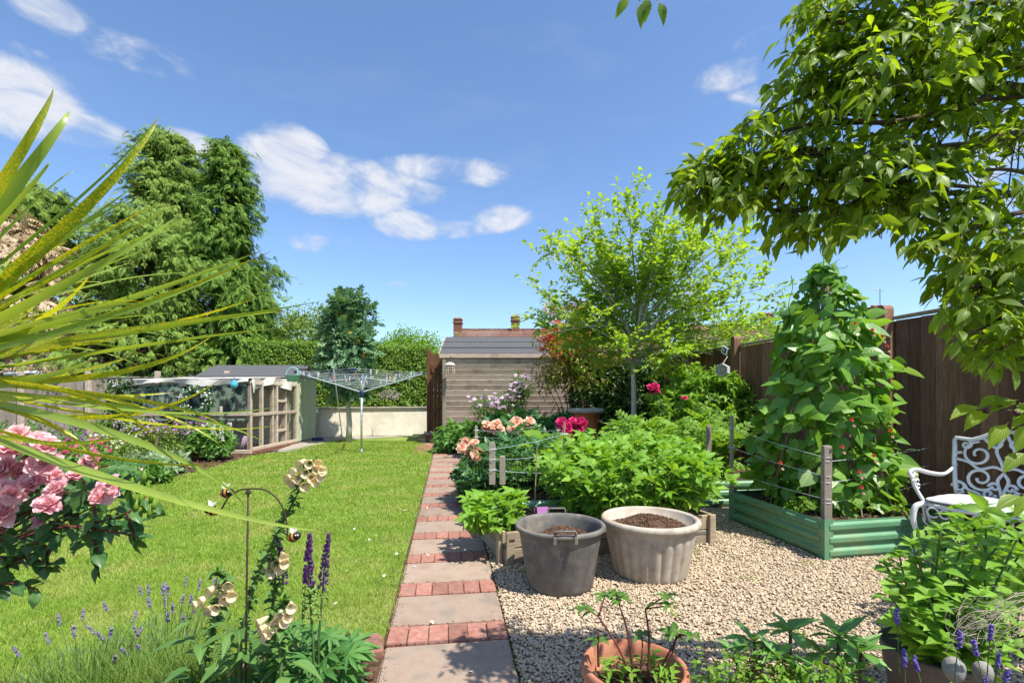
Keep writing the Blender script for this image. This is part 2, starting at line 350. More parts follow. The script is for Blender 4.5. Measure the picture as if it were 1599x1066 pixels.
PINN = tcat([rotT(leafT(.3, 3, .25, .25), s_*1.0, s=.42-.1*i/3, loc=(0, .15+.24*i, -.05*i)) for i in range(4) for s_ in (-1, 1)] + [rotT(leafT(.3, 3, .25, .25), 0, s=.4, loc=(0, .8, -.15))])
def spray():                                                          # a flat drooping conifer spray
    ts = []
    for i in range(7):
        y = .1+.13*i; l = .42-.045*i
        for s_ in (-1, 1): ts.append(rotT(leafT(.17, 2, 0, .5, peak=.4), s_*.75, s=l, loc=(0, y, -.3*y*y)))
    ts.append(rotT(leafT(.12, 2, 0, .2), 0, rx=-.55, s=.4, loc=(0, .75, -.2)))
    return tcat(ts)
SPRAY = spray()
def petal(wd=.6, cup=.5, curl=.25, n=4, ruf=.05, seed=0):
    r = random.Random(seed); V = []; FC = []; UV = []
    for i in range(n+1):
        t = i/n; ww = wd*(.25+.75*math.sin(math.pi*.5*min(t*1.35, 1)))*(1 if t < .8 else 1-.5*(t-.8)/.2*1.2)
        for k in range(5):
            s = (k-2)/2; z = cup*(t**1.5) - curl*max(t-.6, 0)*2 + .25*abs(s)**2*ww + r.uniform(-ruf, ruf)*t
            V.append((s*ww*.5, t*(1-.1*abs(s)), z)); UV.append((.5+s*.5, t))
    for i in range(n):
        for k in range(4): a = i*5+k; FC.append([a, a+1, a+6, a+5])
    return T(V, FC, UV)
def rose(rings, seed=0):
    ts = []; r = random.Random(seed)
    for (cnt, s, rx, z) in rings:
        a0 = r.uniform(0, 6)
        for k in range(cnt): ts.append(rotT(petal(.95, .2, .25, 3, .09, seed*50+k+cnt), a0+2*math.pi*k/cnt+r.uniform(-.25, .25), rx=rx+r.uniform(-.2, .2), s=s*r.uniform(.85, 1.1), loc=(0, 0, z+r.uniform(0, .04))))
    return tcat(ts)
ROSE = rose([(7, .56, .18, 0), (7, .5, .5, .03), (7, .42, .8, .05), (6, .34, 1.05, .07), (5, .26, 1.3, .1), (4, .18, 1.45, .14)], 3)
ROSE2 = rose([(6, .52, .25, 0), (6, .45, .7, .03), (5, .3, 1.15, .07)], 5)
DAISY = tcat([rotT(leafT(.25, 2, .1, .1, peak=.6), 2*math.pi*k/6, s=.5) for k in range(6)])
def ico():
    p = (1+5**.5)/2; V = nrm(np.array([(-1,p,0),(1,p,0),(-1,-p,0),(1,-p,0),(0,-1,p),(0,1,p),(0,-1,-p),(0,1,-p),(p,0,-1),(p,0,1),(-p,0,-1),(-p,0,1)]))
    return V, [[0,11,5],[0,5,1],[0,1,7],[0,7,10],[0,10,11],[1,5,9],[5,11,4],[11,10,2],[10,7,6],[7,1,8],[3,9,4],[3,4,2],[3,2,6],[3,6,8],[3,8,9],[4,9,5],[2,4,11],[6,2,10],[8,6,7],[9,8,1]]
IV, IF = ico()
BALL = T(IV, IF)
def rv3(n): return nrm(RNG.normal(size=(n, 3)))
def fol(n_, cl, R, per, jit=.35, up=.4, out=.5, cen=None, size=(.05, .1), droop=0.0):
    """leaves in clumps: cl is an array of clump centres, R their radius; returns matrices"""
    c = np.repeat(np.asarray(cl), per, 0); n = len(c)
    R = np.broadcast_to(np.asarray(R, dtype=float).reshape(-1, 1) if np.ndim(R) else R, (len(cl), 1)) if np.ndim(R) else R
    Rr = np.repeat(R, per, 0) if np.ndim(R) else R
    d = rv3(n); p = c + d*RNG.uniform(.25, 1, (n, 1))**.5*Rr
    o = nrm(p - (np.asarray(cen) if cen is not None else c))
    z = nrm(o*out + np.array([0, 0, up]) + RNG.normal(size=(n, 3))*jit)
    y = nrm(RNG.normal(size=(n, 3)) + o*.8 - np.array([0, 0, droop]))
    return mats(p, y, z, RNG.uniform(size[0], size[1], n))
def shell(c, r, n, lo=.75, zmin=-.4, bump=.12):                        # clump centres spread through an ellipsoid's outer part
    d = rv3(n*3); d = d[d[:, 2] > zmin][:n]; k = RNG.uniform(lo, 1+bump, (len(d), 1)); return np.asarray(c) + d*k*np.asarray(r)
# ================================================================ MATERIALS
m_soil = PB('soil', [(.05,.028,.017),(.13,.075,.045),(.2,.12,.075)], 14, .95, .9, 55, dist=.03)
m_compost = PB('compost', [(.05,.026,.015),(.13,.07,.04),(.24,.15,.09)], 60, .95, .9, 120, dist=.02, lo=.35, hi=.65)
m_turf = PB('turf', [(.08,.14,.015),(.14,.22,.03),(.2,.26,.05)], 3, .95, .8, 80, cols2=((.26,.22,.09),.5), s2=1.3)
m_far = PB('field', [(.05,.09,.02),(.09,.13,.03)], .3, .95, .2)
m_slab = PB('paving_slab', [(.28,.195,.145),(.355,.265,.2),(.4,.32,.25)], 5, .85, .6, 50, rnd=.16, cols2=((.2,.16,.125),.7), s2=5, dist=.008)
m_brick = PB('red_paver', [(.27,.105,.07),(.34,.155,.115),(.39,.215,.165)], 30, .85, .4, 120, rnd=.2, cols2=((.24,.14,.1),.65), s2=9, dist=.003)
m_joint = PB('sand_joint', [(.42,.27,.18),(.5,.36,.25)], 30, .95, .5)
m_conc = PB('concrete', [(.36,.32,.26),(.46,.42,.35)], 12, .9, .3, 90)
m_gravelbase = PB('gravel_bed', [(.3,.24,.16),(.5,.41,.29)], 60, .95, .8, 90)
m_stone = PB('gravel_stone', [(.42,.315,.2),(.58,.455,.32),(.69,.58,.43)], 40, .8, .3, 150, rnd=.2, cols2=((.3,.2,.12),.5), s2=20)
m_fenceb = PB('brown_fence_board', [(.14,.068,.04),(.21,.107,.066),(.28,.15,.095)], 9, .85, .4, 40, (5, 5, .5), rnd=.42, dist=.006)
m_cap = PB('weathered_cap', [(.2,.16,.11),(.36,.31,.24)], 18, .9, .4)
m_palef = PB('pale_fence_board', [(.24,.19,.15),(.34,.28,.225),(.42,.36,.3)], 14, .9, .4, 60, (6, 6, .5), rnd=.15)
m_clap = PB('shed_board', [(.34,.25,.19),(.5,.395,.315),(.6,.5,.42)], 12, .88, .55, 45, (.5, 6, 7), rnd=.16, cols2=((.18,.12,.08),.5), s2=3, dist=.008)
m_clapold = PB('post_wood', [(.24,.2,.15),(.38,.32,.25),(.48,.42,.34)], 16, .9, .5, 60, (7, 7, .6), rnd=.14)
m_felt = PB('roof_felt', [(.07,.072,.076),(.1,.103,.107),(.125,.128,.132)], 30, .95, .6, 220, rnd=.05)
m_gate = PB('gate_wood', [(.1,.04,.018),(.17,.075,.035),(.22,.1,.05)], 14, .8, .4, 50, (6, 6, .5), rnd=.15)
m_render = PB('cream_render', [(.72,.64,.5),(.82,.75,.6),(.88,.82,.68)], 4, .92, .35, 120, rnd=.02, cols2=((.45,.4,.3),.4), s2=2.5)
m_tile = PB('clay_tile', [(.14,.07,.055),(.2,.105,.08),(.26,.16,.125)], 2.5, .9, .5, 20, cols2=((.25,.2,.16),.4), s2=.5, dist=.05)
m_redbrick = PB('house_brick', [(.17,.065,.04),(.25,.105,.065),(.3,.16,.11)], 9, .9, .5, 40, rnd=.1, dist=.03)
m_timber = PB('planter_timber', [(.27,.2,.13),(.42,.33,.23),(.5,.42,.31)], 14, .9, .5, 50, (.6, 6, 7), rnd=.14, cols2=((.2,.14,.09),.4), s2=4)
m_green = PB('green_steel', [(.1,.26,.13),(.12,.3,.16),(.15,.34,.19)], 5, .42, .12, 60, rnd=.03, cols2=((.24,.26,.12),.35), s2=3.5, spec=.5)
m_greenp = PB('pale_green_steel', [(.2,.4,.27),(.26,.46,.33)], 5, .4, .1, spec=.5)
m_white = PB('white_paint', [(.72,.73,.76),(.82,.83,.85)], 9, .38, .15, 60, rnd=.02, spec=.5)
m_cush = PB('cushion_cloth', [(.6,.6,.63),(.7,.7,.72)], 30, .95, .5, 300, rnd=.02)
m_tub = PB('dark_tub_plastic', [(.1,.095,.088),(.155,.145,.132),(.22,.2,.17)], 14, .66, .4, 260, rnd=.02, cols2=((.27,.22,.155),.75), s2=5, dist=.002)
m_pot = PB('stone_pot', [(.36,.3,.235),(.49,.42,.34),(.56,.5,.41)], 14, .75, .5, 260, rnd=.02, cols2=((.34,.27,.18),.55), s2=5, dist=.002)
m_terra = PB('terracotta', [(.36,.12,.065),(.46,.18,.1),(.5,.24,.15)], 7, .75, .25, 120, rnd=.04)
m_sage = PB('sage_board', [(.45,.51,.33),(.56,.62,.42),(.62,.68,.48)], 10, .8, .4, 50, (6, 6, .6), rnd=.08)
m_coop = PB('coop_timber', [(.42,.33,.24),(.56,.46,.35),(.62,.54,.43)], 14, .9, .4, 50, rnd=.14)
m_canvas = PB('cream_canvas', [(.6,.56,.5),(.72,.69,.63)], 5, .95, .4, 60, rnd=.02)
m_camo = PB('camouflage_tarp', [(.035,.04,.035),(.04,.05,.04),(.11,.16,.11),(.19,.25,.18)], 5.5, .85, .3, 20, (1.4,1,1), rnd=.02, lo=.42, hi=.58, det=2)
m_wire = PB('wire', [(.25,.24,.22),(.33,.32,.3)], 20, .5, 0, metal=.5)
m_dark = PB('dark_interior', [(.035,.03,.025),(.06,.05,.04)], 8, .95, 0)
m_alu = PB('aluminium', [(.55,.57,.6),(.66,.68,.7)], 10, .35, 0, metal=.6, rnd=.02)
m_blue = PB('navy_plastic', [(.02,.03,.12),(.03,.05,.18)], 10, .4, 0, rnd=.02)
m_cord = PB('white_cord', [(.6,.64,.68),(.7,.73,.76)], 10, .6, 0, rnd=.1)
m_aqua = PB('aqua_plastic', [(.25,.55,.5),(.32,.62,.57)], 10, .5, 0)
m_iron = PB('rusty_iron', [(.03,.022,.018),(.07,.045,.03)], 40, .7, .3, 100)
m_bark = PB('pale_bark', [(.38,.34,.27),(.56,.52,.44),(.68,.64,.57)], 9, .9, .6, 40, (3,3,1), rnd=.03)
m_barkd = PB('dark_bark', [(.07,.045,.03),(.14,.1,.07)], 18, .9, .8, 60)
m_stem = PB('green_stem', [(.06,.13,.03),(.12,.2,.06)], 20, .7, .1)
m_stemr = PB('red_stem', [(.09,.025,.02),(.16,.05,.035)], 20, .6, .1)
m_wheat = PB('dry_straw', [(.4,.33,.24),(.55,.47,.36)], 20, .9, .1)
m_gstone = PB('grey_stone', [(.25,.24,.22),(.42,.4,.36)], 9, .9, .6, 60)
m_glass = PB('window_glass', [(.03,.04,.05),(.05,.06,.08)], 1, .08, 0, spec=.8)
m_blk = PB('black_paint', [(.015,.012,.012),(.03,.025,.025)], 20, .5, .1)
m_amber = PB('amber_paint', [(.5,.2,.02),(.62,.28,.04)], 20, .5, .1)
m_cream = PB('cream_paint', [(.62,.55,.42),(.72,.66,.55)], 20, .6, .1)
# foliage
l_grass = LF('grass_blade', (.16,.28,.025), (.3,.4,.065), .3, .55, 0, wear=.2, spec=.2)
l_con1 = LF('cypress_frond', (.12,.2,.035), (.22,.32,.06), .25, .7, 0, spec=.15, wear=.15)
l_con2 = LF('cypress_frond_dark', (.09,.18,.03), (.17,.28,.045), .25, .7, 0, spec=.15, wear=.15)
l_conb = LF('cypress_frond_brown', (.34,.25,.16), (.52,.42,.29), .2, .9, 0, spec=.1)
l_shrub = LF('shrub_leaf', (.11,.2,.03), (.22,.32,.07), .35, .6, 0, spec=.25)
l_hedge = LF('hedge_leaf', (.1,.21,.02), (.23,.36,.045), .3, .5, 0, spec=.35, wear=.15)
l_dktree = LF('blue_green_leaf', (.09,.19,.09), (.17,.31,.14), .2, .5, 0, spec=.35)
l_yfl = LF('yellow_flower', (.45,.35,.05), (.6,.5,.1), .3, .7, 0)
l_young = LF('young_tree_leaf', (.22,.38,.02), (.34,.5,.05), .5, .45, .15, wear=.15, spec=.35)
l_phr = LF('photinia_red_leaf', (.5,.08,.05), (.6,.24,.06), .4, .4, 0, tcol=(1.5,.9,.6))
l_phg = LF('photinia_green_leaf', (.1,.15,.02), (.32,.3,.04), .35, .35, 0)
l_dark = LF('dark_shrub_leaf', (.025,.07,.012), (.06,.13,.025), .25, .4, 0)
l_rasp = LF('raspberry_leaf', (.13,.3,.02), (.23,.42,.05), .42, .5, .25, spec=.3)
l_lime = LF('lime_leaf', (.13,.28,.02), (.22,.38,.05), .42, .5, .2, spec=.3)
l_peony = LF('peony_leaf', (.035,.13,.03), (.07,.2,.05), .35, .4, .15)
l_potato = LF('border_leaf', (.08,.2,.03), (.15,.3,.06), .4, .45, .2)
l_bean = LF('bean_leaf', (.09,.24,.03), (.2,.38,.06), .42, .36, .3, spec=.45, vfreq=6)
l_beans = LF('bean_leaf_pale', (.17,.3,.1), (.22,.36,.13), .35, .4, .3, vfreq=6)
l_cherry = LF('cherry_leaf', (.09,.17,.015), (.21,.32,.025), .52, .42, .3, spec=.4, tcol=(2.1,1.9,.5), vfreq=10)
l_rosel = LF('rose_leaf', (.035,.11,.035), (.08,.19,.04), .3, .33, .25, spec=.5)
l_mint = LF('mint_leaf', (.12,.28,.025), (.22,.41,.05), .4, .42, .45, spec=.35)
l_rhodo = LF('rhododendron_leaf', (.08,.21,.045), (.15,.32,.07), .3, .33, .45, spec=.5, vfreq=12)
l_hyd = LF('shoot_leaf', (.045,.14,.015), (.1,.22,.03), .35, .35, .35, spec=.5)
l_fox = LF('foxglove_leaf', (.07,.17,.04), (.13,.26,.06), .35, .55, .5)
l_lup = LF('lupin_leaf', (.05,.16,.035), (.1,.25,.05), .35, .5, .3)
l_cord = LF('sword_leaf', (.19,.3,.012), (.32,.42,.03), .42, .33, 0, spots=((.62,.5,.02), 260, .5), rim=((.17,.07,.04), .93, .97), spec=.5, streak=.3)
l_cord2 = LF('sword_leaf_plain', (.2,.32,.03), (.34,.46,.08), .42, .35, 0, spots=((.4,.38,.03), 200, .6), rim=((.2,.1,.06), .94, .98), spec=.5, streak=.35)
p_pink = LF('pink_petal', (.84,.42,.48), (.95,.72,.73), .35, .6, 0, tcol=(1.1,.8,.8), spec=.2, wear=.05)
p_peach = LF('peach_petal', (.84,.52,.36), (.94,.74,.6), .35, .6, 0, tcol=(1.1,.9,.8), spec=.2, wear=.05)
p_mag = LF('magenta_petal', (.55,.02,.12), (.78,.07,.26), .3, .6, 0, tcol=(1.1,.5,.7), spec=.2, wear=.05)
p_fox = LF('foxglove_petal', (.86,.76,.52), (.95,.88,.68), .5, .6, 0, tcol=(1.1,1,.8), spec=.2, spots=((.35,.1,.06), 170, .72), wear=.04)
p_white = LF('white_petal', (.78,.76,.68), (.88,.86,.8), .3, .6, 0, tcol=(1,1,.9), wear=.04)
p_lilac = LF('lilac_petal', (.45,.3,.42), (.62,.48,.58), .3, .6, 0, tcol=(1,.9,1))
p_purp = LF('purple_petal', (.12,.03,.17), (.24,.09,.32), .3, .6, 0, tcol=(1,.8,1.2))
p_lav = LF('lavender_petal', (.22,.18,.3), (.36,.3,.44), .3, .7, 0, tcol=(1,.9,1.2))
p_mauve = LF('mauve_petal', (.42,.16,.4), (.58,.3,.55), .3, .7, 0, tcol=(1,.9,1.1))
p_scar = LF('scarlet_petal', (.7,.08,.03), (.8,.2,.1), .3, .6, 0, tcol=(1,.6,.5))
# ================================================================ THE SETTING
def sheet(name, pts, z, mat):
    o = MB().poly([(p[0], p[1], z) for p in pts]).obj(name, mat); o['kind'] = 'structure'; return o
sheet('ground', [(-400,-60),(400,-60),(400,700),(-400,700)], -.03, m_far)
gsoil = sheet('soil', [W(-12,-1), W(4.75,-1), W(4.75,13.6), W(-12,13.6)], -.012, m_soil)
lawn_px = [(600,1003),(540,1008),(470,1020),(405,1034),(330,1048),(150,1064)]
lawn = [G(*p) for p in lawn_px] + [Vector((-3.4,2.0,0)), Vector((-5.2,2.9,0)), G(-200,880), G(20,818), G(112,795), G(200,763), G(275,744), G(325,731), G(390,712), G(422,707), G(445,705), G(525,686), G(645,679), G(676,702)] + [W(-.32, v) for v in (9.5,7,5,3.6,2.5)]
lawn2 = [(p[0], p[1]) for p in lawn]
sheet('lawn', lawn2, -.004, m_turf)
gravel_poly = [W(.32,1.2), W(4.5,1.2), W(4.5,6.4), W(.32,6.4)]
sheet('gravel_bed', gravel_poly, -.005, m_gravelbase)
def inpoly(P, poly):
    x, y = P[:, 0], P[:, 1]; r = np.zeros(len(P), dtype=bool); n = len(poly)
    for i in range(n):
        x1, y1 = poly[i][0], poly[i][1]; x2, y2 = poly[(i+1) % n][0], poly[(i+1) % n][1]
        c = ((y1 > y) != (y2 > y)) & (x < (x2-x1)*(y-y1)/((y2-y1) if y2 != y1 else 1e-9)+x1); r ^= c
    return r
def hgt(P): return .012*np.sin(P[:, 0]*3+P[:, 1]*2)*np.sin(P[:, 1]*3.3)
def grass():
    nb = 3
    tv = np.array([(-.5,0,0),(.5,0,0),(.3,.15,.6),(-.3,.15,.6),(0,.45,1.)])
    tpl = T(tv, [[0,1,2,3],[3,2,4]], [(.5,0)]*5, True); Ms = []
    for (y0, y1, den, ln, wd) in ((1.8,3.2,19000,.025,.0028),(3.2,4.8,11000,.025,.0042),(4.8,7.5,5200,.026,.0068),(7.5,13.2,2400,.026,.012)):
        A = 9*(y1-y0); n = int(A*den); x0 = -y1*1.1-.2; n = int(((-.2)-x0)*(y1-y0)*den)
        P = np.stack([RNG.uniform(x0, -.2, n), RNG.uniform(y0, y1, n)], 1)
        P = P[(P[:, 0]/P[:, 1] > -1.12)]; P = P[inpoly(P + RNG.normal(size=P.shape)*.028, lawn2)]
        nn = len(P); k = np.sin(P[:, 0]*5.1)*np.sin(P[:, 1]*4.3)+RNG.normal(size=nn)*.5; P = P[(k > -1.2)]; nn = len(P)
        a = RNG.uniform(0, 6.28, nn); l = ln*RNG.uniform(.45, 1.25, nn); l[RNG.uniform(size=nn) < .02] *= 1.7
        lean = RNG.normal(size=(nn, 2))*.35
        M = np.zeros((nn, 4, 4)); M[:, 0, 0] = np.cos(a)*wd; M[:, 1, 0] = np.sin(a)*wd; M[:, 0, 1] = -np.sin(a)*l; M[:, 1, 1] = np.cos(a)*l
        M[:, 0, 2] = lean[:, 0]*l; M[:, 1, 2] = lean[:, 1]*l; M[:, 2, 2] = l; M[:, 0, 3] = P[:, 0]; M[:, 1, 3] = P[:, 1]; M[:, 2, 3] = -.004; M[:, 3, 3] = 1
        Ms.append(M)
    o = joined('grass', tpl, np.concatenate(Ms), l_grass, None, True); return o
g_ = grass(); tag(g_, 'short mown green grass with a few straw-coloured patches', 'grass')
def patch_colour(m, col, sc, lo, hi, amt):                            # straw patches over the lawn: the plants' own colour
    t = m.node_tree; b = next(n for n in t.nodes if n.type == 'BSDF_PRINCIPLED'); src = b.inputs['Base Color'].links[0].from_socket
    gp = N(t, 'ShaderNodeNewGeometry'); nz = N(t, 'ShaderNodeTexNoise', i_Scale=sc, i_Detail=5.0, i_Roughness=.6); t.links.new(gp.outputs['Position'], nz.inputs['Vector'])
    r = N(t, 'ShaderNodeMapRange'); r.inputs[1].default_value = lo; r.inputs[2].default_value = hi; r.inputs[4].default_value = amt; t.links.new(nz.outputs[0], r.inputs[0])
    x = N(t, 'ShaderNodeMix', data_type='RGBA'); t.links.new(r.outputs[0], x.inputs[0]); t.links.new(src, x.inputs[6]); x.inputs[7].default_value = rgb(col)
    for l in list(src.links):
        if l.to_node != x: to = l.to_socket; t.links.new(x.outputs[2], to)
patch_colour(l_grass, (.5,.42,.17), 1.9, .5, .72, .65)
patch_colour(l_grass, (.1,.19,.012), 4.3, .5, .72, .55)
# gravel stones
def gravel():
    Ms = []
    for (v0, v1, den, s0, s1) in ((1.55,3.3,6800,.005,.0105),(3.3,4.8,4400,.006,.0115),(4.8,6.4,1500,.009,.016)):
        n = int(4.1*(v1-v0)*den); uv = np.stack([RNG.uniform(.31, 4.45, n), RNG.uniform(v0, v1, n)], 1)
        P = np.stack([uv[:, 0]*CU-uv[:, 1]*SU, uv[:, 0]*SU+uv[:, 1]*CU], 1)
        k = (P[:, 0]/P[:, 1] < 1.12) & ~((uv[:, 0] > 2.8) & (uv[:, 1] > 3.32)) & (P[:, 1] > 1.75)
        P = P[k]; n = len(P)
        s = RNG.uniform(s0, s1, n); pos = np.stack([P[:, 0], P[:, 1], s*RNG.uniform(-.1, .9, n)], 1)
        Ms.append(mats(pos, rv3(n)*[1, 1, .3], [0, 0, 1], np.stack([s, s*RNG.uniform(.6, 1.2, n), s*RNG.uniform(.45, .8, n)], 1)))
    o = joined('gravel', T(IV*RNG.uniform(.85, 1.15, IV.shape), IF, None, False), np.concatenate(Ms), m_stone, None, True); tag(o, 'honey coloured gravel chippings filling the seating area', 'gravel')
gravel()
# the path: slabs and soldier courses of pavers
path = bpy.data.objects.new('path', None); link(path, None, Matrix.Translation(W(0,2,0))); path['kind'] = 'structure'
MB().poly([W(-.302,.8,-.004), W(.302,.8,-.004), W(.302,10.9,-.004), W(-.302,10.9,-.004)], .02).obj('bedding', m_joint, path)
cs = [G(700, y) for y in (990, 904, 845, 806, 775)]
vs = [-p[0]*SU+p[1]*CU for p in cs]; step = .56; vv = [vs[0]-.69, vs[0]]+[vs[0]+.585*i for i in range(1, 15)]
for i, v in enumerate(vv):
    for k in range(6):
        bx('brick', m_brick, path, W(-.25+.1*k+random.uniform(-.002,.002), v, -.012+random.uniform(-.002,.003)), (.096, .186, .05), GROT+random.uniform(-.012,.012), .004)
    if i+1 < len(vv):
        a, b = v+.1, vv[i+1]-.1
        bx('paving_slab', m_slab, path, W(random.uniform(-.004,.004), (a+b)/2, -.013+random.uniform(-.001,.003)), (.592, b-a-.02, .05), GROT+random.uniform(-.006,.006), .006)
bx('paving_slab', m_slab, path, W(0, vv[0]-.32, -.012), (.592, .42, .05), GROT, .006)
# brick paving by the shed
pav = bpy.data.objects.new('paving', None); link(pav, None, Matrix.Translation(W(0,11.6,0))); pav['kind'] = 'structure'
MB().poly([W(-.75,10.75,-.008), W(.5,10.75,-.008), W(.6,14.2,-.008), W(-1.0,14.2,-.008)], .02).obj('bedding', m_joint, pav)
for j in range(16):
    for i in range(7):
        u = -.66+.2*i+(.1 if j % 2 else 0)
        if u > .45: continue
        bx('brick', m_brick, pav, W(u, 10.85+.2*j/1.0*.52, -.012), (.192, .096, .04), GROT+random.uniform(-.01,.01), .003)
slab = sheet('concrete_path', [G(422,707), G(452,706), G(530,687), G(645,680), G(645,675), G(500,679), G(463,692)], .004, m_conc)
bpy.data.objects['concrete_path'].location.z = 0
# brick edging of the front bed
edge = thing('brick_edging', 'low red brick edging between the front flower bed and the lawn', 'edging', G(540,1008))
epts = [G(*p) for p in [(596,1008),(560,1012),(520,1016),(480,1025),(440,1036),(400,1048),(350,1062)]]
ln = bez(epts, 10); acc = 0; last = ln[0]
for a, b in zip(ln, ln[1:]):
    acc += (b-a).length
    if acc > .2:
        acc = 0; mid = (last+b)/2; bx('brick', m_brick, edge, mid+Vector((0,-.03,.02)), (.195, .1, .075), math.atan2(b.y-last.y, b.x-last.x)+random.uniform(-.04,.04), .005, rx=random.uniform(-.05,.05)); last = b
bx('brick', m_brick, edge, G(597,1010)+Vector((-.02,-.04,.01)), (.07, .16, .07), .3, .008)
m_lump = m_soil
def lumps(name, pts, r, n, zr, mat=m_soil):
    a = np.array([tuple(p) for p in pts]); M = mats(a, rv3(len(a)), [0,0,1], np.stack([RNG.uniform(r*.4, r, len(a))]*3, 1)); return joined(name, T(IV*RNG.uniform(.8,1.2,IV.shape), IF, None, False), M, mat, None, True)
bedpts = []
for _ in range(2600):
    u, v = random.uniform(-2.2,-.33), random.uniform(1.5,2.45); p = W(u,v)
    if not inpoly(np.array([[p.x,p.y]]), lawn2)[0]: bedpts.append(p)
for _ in range(3800):
    p = Vector((random.uniform(-11,-5), random.uniform(4.2,10.5), 0))
    if not inpoly(np.array([[p.x,p.y]]), lawn2)[0]: bedpts.append(p)
so_ = lumps('soil_clods', bedpts, .028, 0, 0); tag(so_, 'loose brown clods of soil lying in the flower beds', 'soil')
# ================================================================ FENCES, WALLS
f = thing('brown_fence', 'dark brown close-board fence with rounded posts along the right side', 'fence', W(4.6,6), )
v = 1.9; k = 0
for v in np.arange(1.7, 13.2, .134):
    top = 2.0 + (.015 if k % 2 else 0); zt = 1.99
    bx('board', m_fenceb, f, W(4.61+(.02 if k % 2 else 0), v, zt/2+.06), (.016, .13+.012*(k % 2), zt-.1), GROT+.1, .003, rx=random.uniform(-.003,.003)); k += 1
for a, b in ((1.93,4.47),(4.6,7.13),(7.26,9.6),(9.7,11.5),(11.6,13.3)):
    bx('cap_rail', m_cap, f, W(4.61, (a+b)/2, 2.03), (.055, b-a, .035), GROT, .005); bx('gravel_board', m_fenceb, f, W(4.585, (a+b)/2, .07), (.03, b-a, .15), GROT, .004)
def postgeo(h, r=.05, dd=.055):
    mb = MB(); P = [(-dd, -r), (-dd, r)]; prof = [(r, 0), (r, h-r)] + [(r*math.cos(a), h-r+r*1.1*math.sin(a)) for a in np.linspace(.2, math.pi-.2, 7)] + [(-r, h-r), (-r, 0)]
    n = len(prof); V = [(x, y, z) for x in (-dd, dd) for (y, z) in prof]
    mb.add(V, [list(range(n))[::-1], [n+i for i in range(n)]] + [[i, (i+1) % n, n+(i+1) % n, n+i] for i in range(n)]); return mb
for v in (1.87, 4.53, 7.19, 9.7, 11.55):
    postgeo(2.17).obj('post', m_fenceb, f, world=Matrix.Translation(W(4.56, v)) @ Matrix.Rotation(GROT, 4, 'Z'))
f = thing('back_fence', 'dark brown board fence behind the young tree beside the shed', 'fence', (2.0,13.6,0))
for i in range(30): bx('board', m_fenceb, f, (1.0+.13*i, 13.62+(.006 if i % 2 else 0)+.0*i, .95), (.14, .018, 1.9), 0, .003)
bx('cap_rail', m_cap, f, (2.9, 13.62, 1.93), (3.9, .055, .035)); 
for i in range(3): bx('post', m_fenceb, f, (1.0+1.85*i, 13.58, 1.0), (.1, .1, 2.0), 0, .008)
f = thing('pale_fence', 'weathered pale board fence with brown posts behind the left flower border', 'fence', (-11,12.6,0))
for i in range(78): bx('board', m_palef, f, (-14.6+.1*i, 12.62+(.007 if i % 2 else 0), .86), (.112, .016, 1.66+random.uniform(-.006,.006)), 0, .003, ry=random.uniform(-.004,.004))
bx('cap_rail', m_palef, f, (-10.75, 12.62, 1.71), (7.9, .05, .03))
for x in (-14.5,-12.75,-11.0,-9.2,-7.4): bx('post', m_coop, f, (x, 12.55, .93), (.11, .1, 1.86), 0, .01)
wall = thing('garden_wall', 'low cream rendered retaining wall below the clipped hedge', 'wall', G(560,681))
wa, wb = Vector((-6.6,14.0,0)), Vector((-2.62,15.5,0)); wd = (wb-wa).normalized(); wr = math.atan2(wd.y, wd.x)
MB().box((wa+wb)/2+Vector((0,.12,.42)), ((wb-wa).length, .22, .84), Matrix.Rotation(wr, 3, 'Z'), .01).obj('wall_face', m_render, wall)
for i in range(10):
    p = wa+wd*(.22+.425*i); bx('coping_stone', m_conc, wall, p+Vector((0,.1,.86)), (.42, .3, .04), wr, .006)
hd = thing('clipped_hedge', 'tall clipped green hedge standing above the cream wall', 'hedge', (wa+wb)/2)
ha = Vector((-7.8,13.9,0)); hb = Vector((-2.68,15.75,0)); hdv = (hb-ha).normalized(); hn = Vector((hdv.y,-hdv.x,0)); L = (hb-ha).length
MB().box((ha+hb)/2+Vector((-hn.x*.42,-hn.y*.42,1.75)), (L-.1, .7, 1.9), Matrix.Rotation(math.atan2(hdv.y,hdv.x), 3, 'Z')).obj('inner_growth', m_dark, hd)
n = 30000; t = RNG.uniform(0, 1, n); side = RNG.uniform(size=n); z = RNG.uniform(.78, 2.82, n); off = RNG.normal(size=n)*.05+.05*np.sin(t*40+z*5)*np.sin(z*9+t*13)
P = np.array(ha)[None]+np.array(hdv)[None]*(t*L)[:, None]+np.array(hn)[None]*off[:, None]; P[:, 2] = z
zn = np.array(hn)[None]+RNG.normal(size=(n, 3))*.55+[0,0,.35]
top = side > .86; dep = RNG.uniform(-.8, 0, n); P[top] = (np.array(ha)[None]+np.array(hdv)[None]*(t*L)[:, None]+np.array(hn)[None]*dep[:, None])[top]; P[top, 2] = 2.82+RNG.normal(size=top.sum())*.035+.03*np.sin(t[top]*30); zn[top] = [0,0,1]+RNG.normal(size=(top.sum(), 3))*.5
end = (side > .78) & ~top; P[end] = (np.array(hb)[None]+np.array(hn)[None]*dep[:, None])[end]+RNG.normal(size=(end.sum(), 3))*.04; P[end, 2] = z[end]; zn[end] = np.array(hdv)+RNG.normal(size=(end.sum(), 3))*.5
joined('foliage', SMALL, mats(P, RNG.normal(size=(n, 3))+[0,0,.4], zn, RNG.uniform(.045, .085, n)), l_hedge, hd, True)
gt = thing('garden_gate', 'tall brown ledged and braced timber gate between hedge and shed', 'gate', (-2.3,13.9,.0))
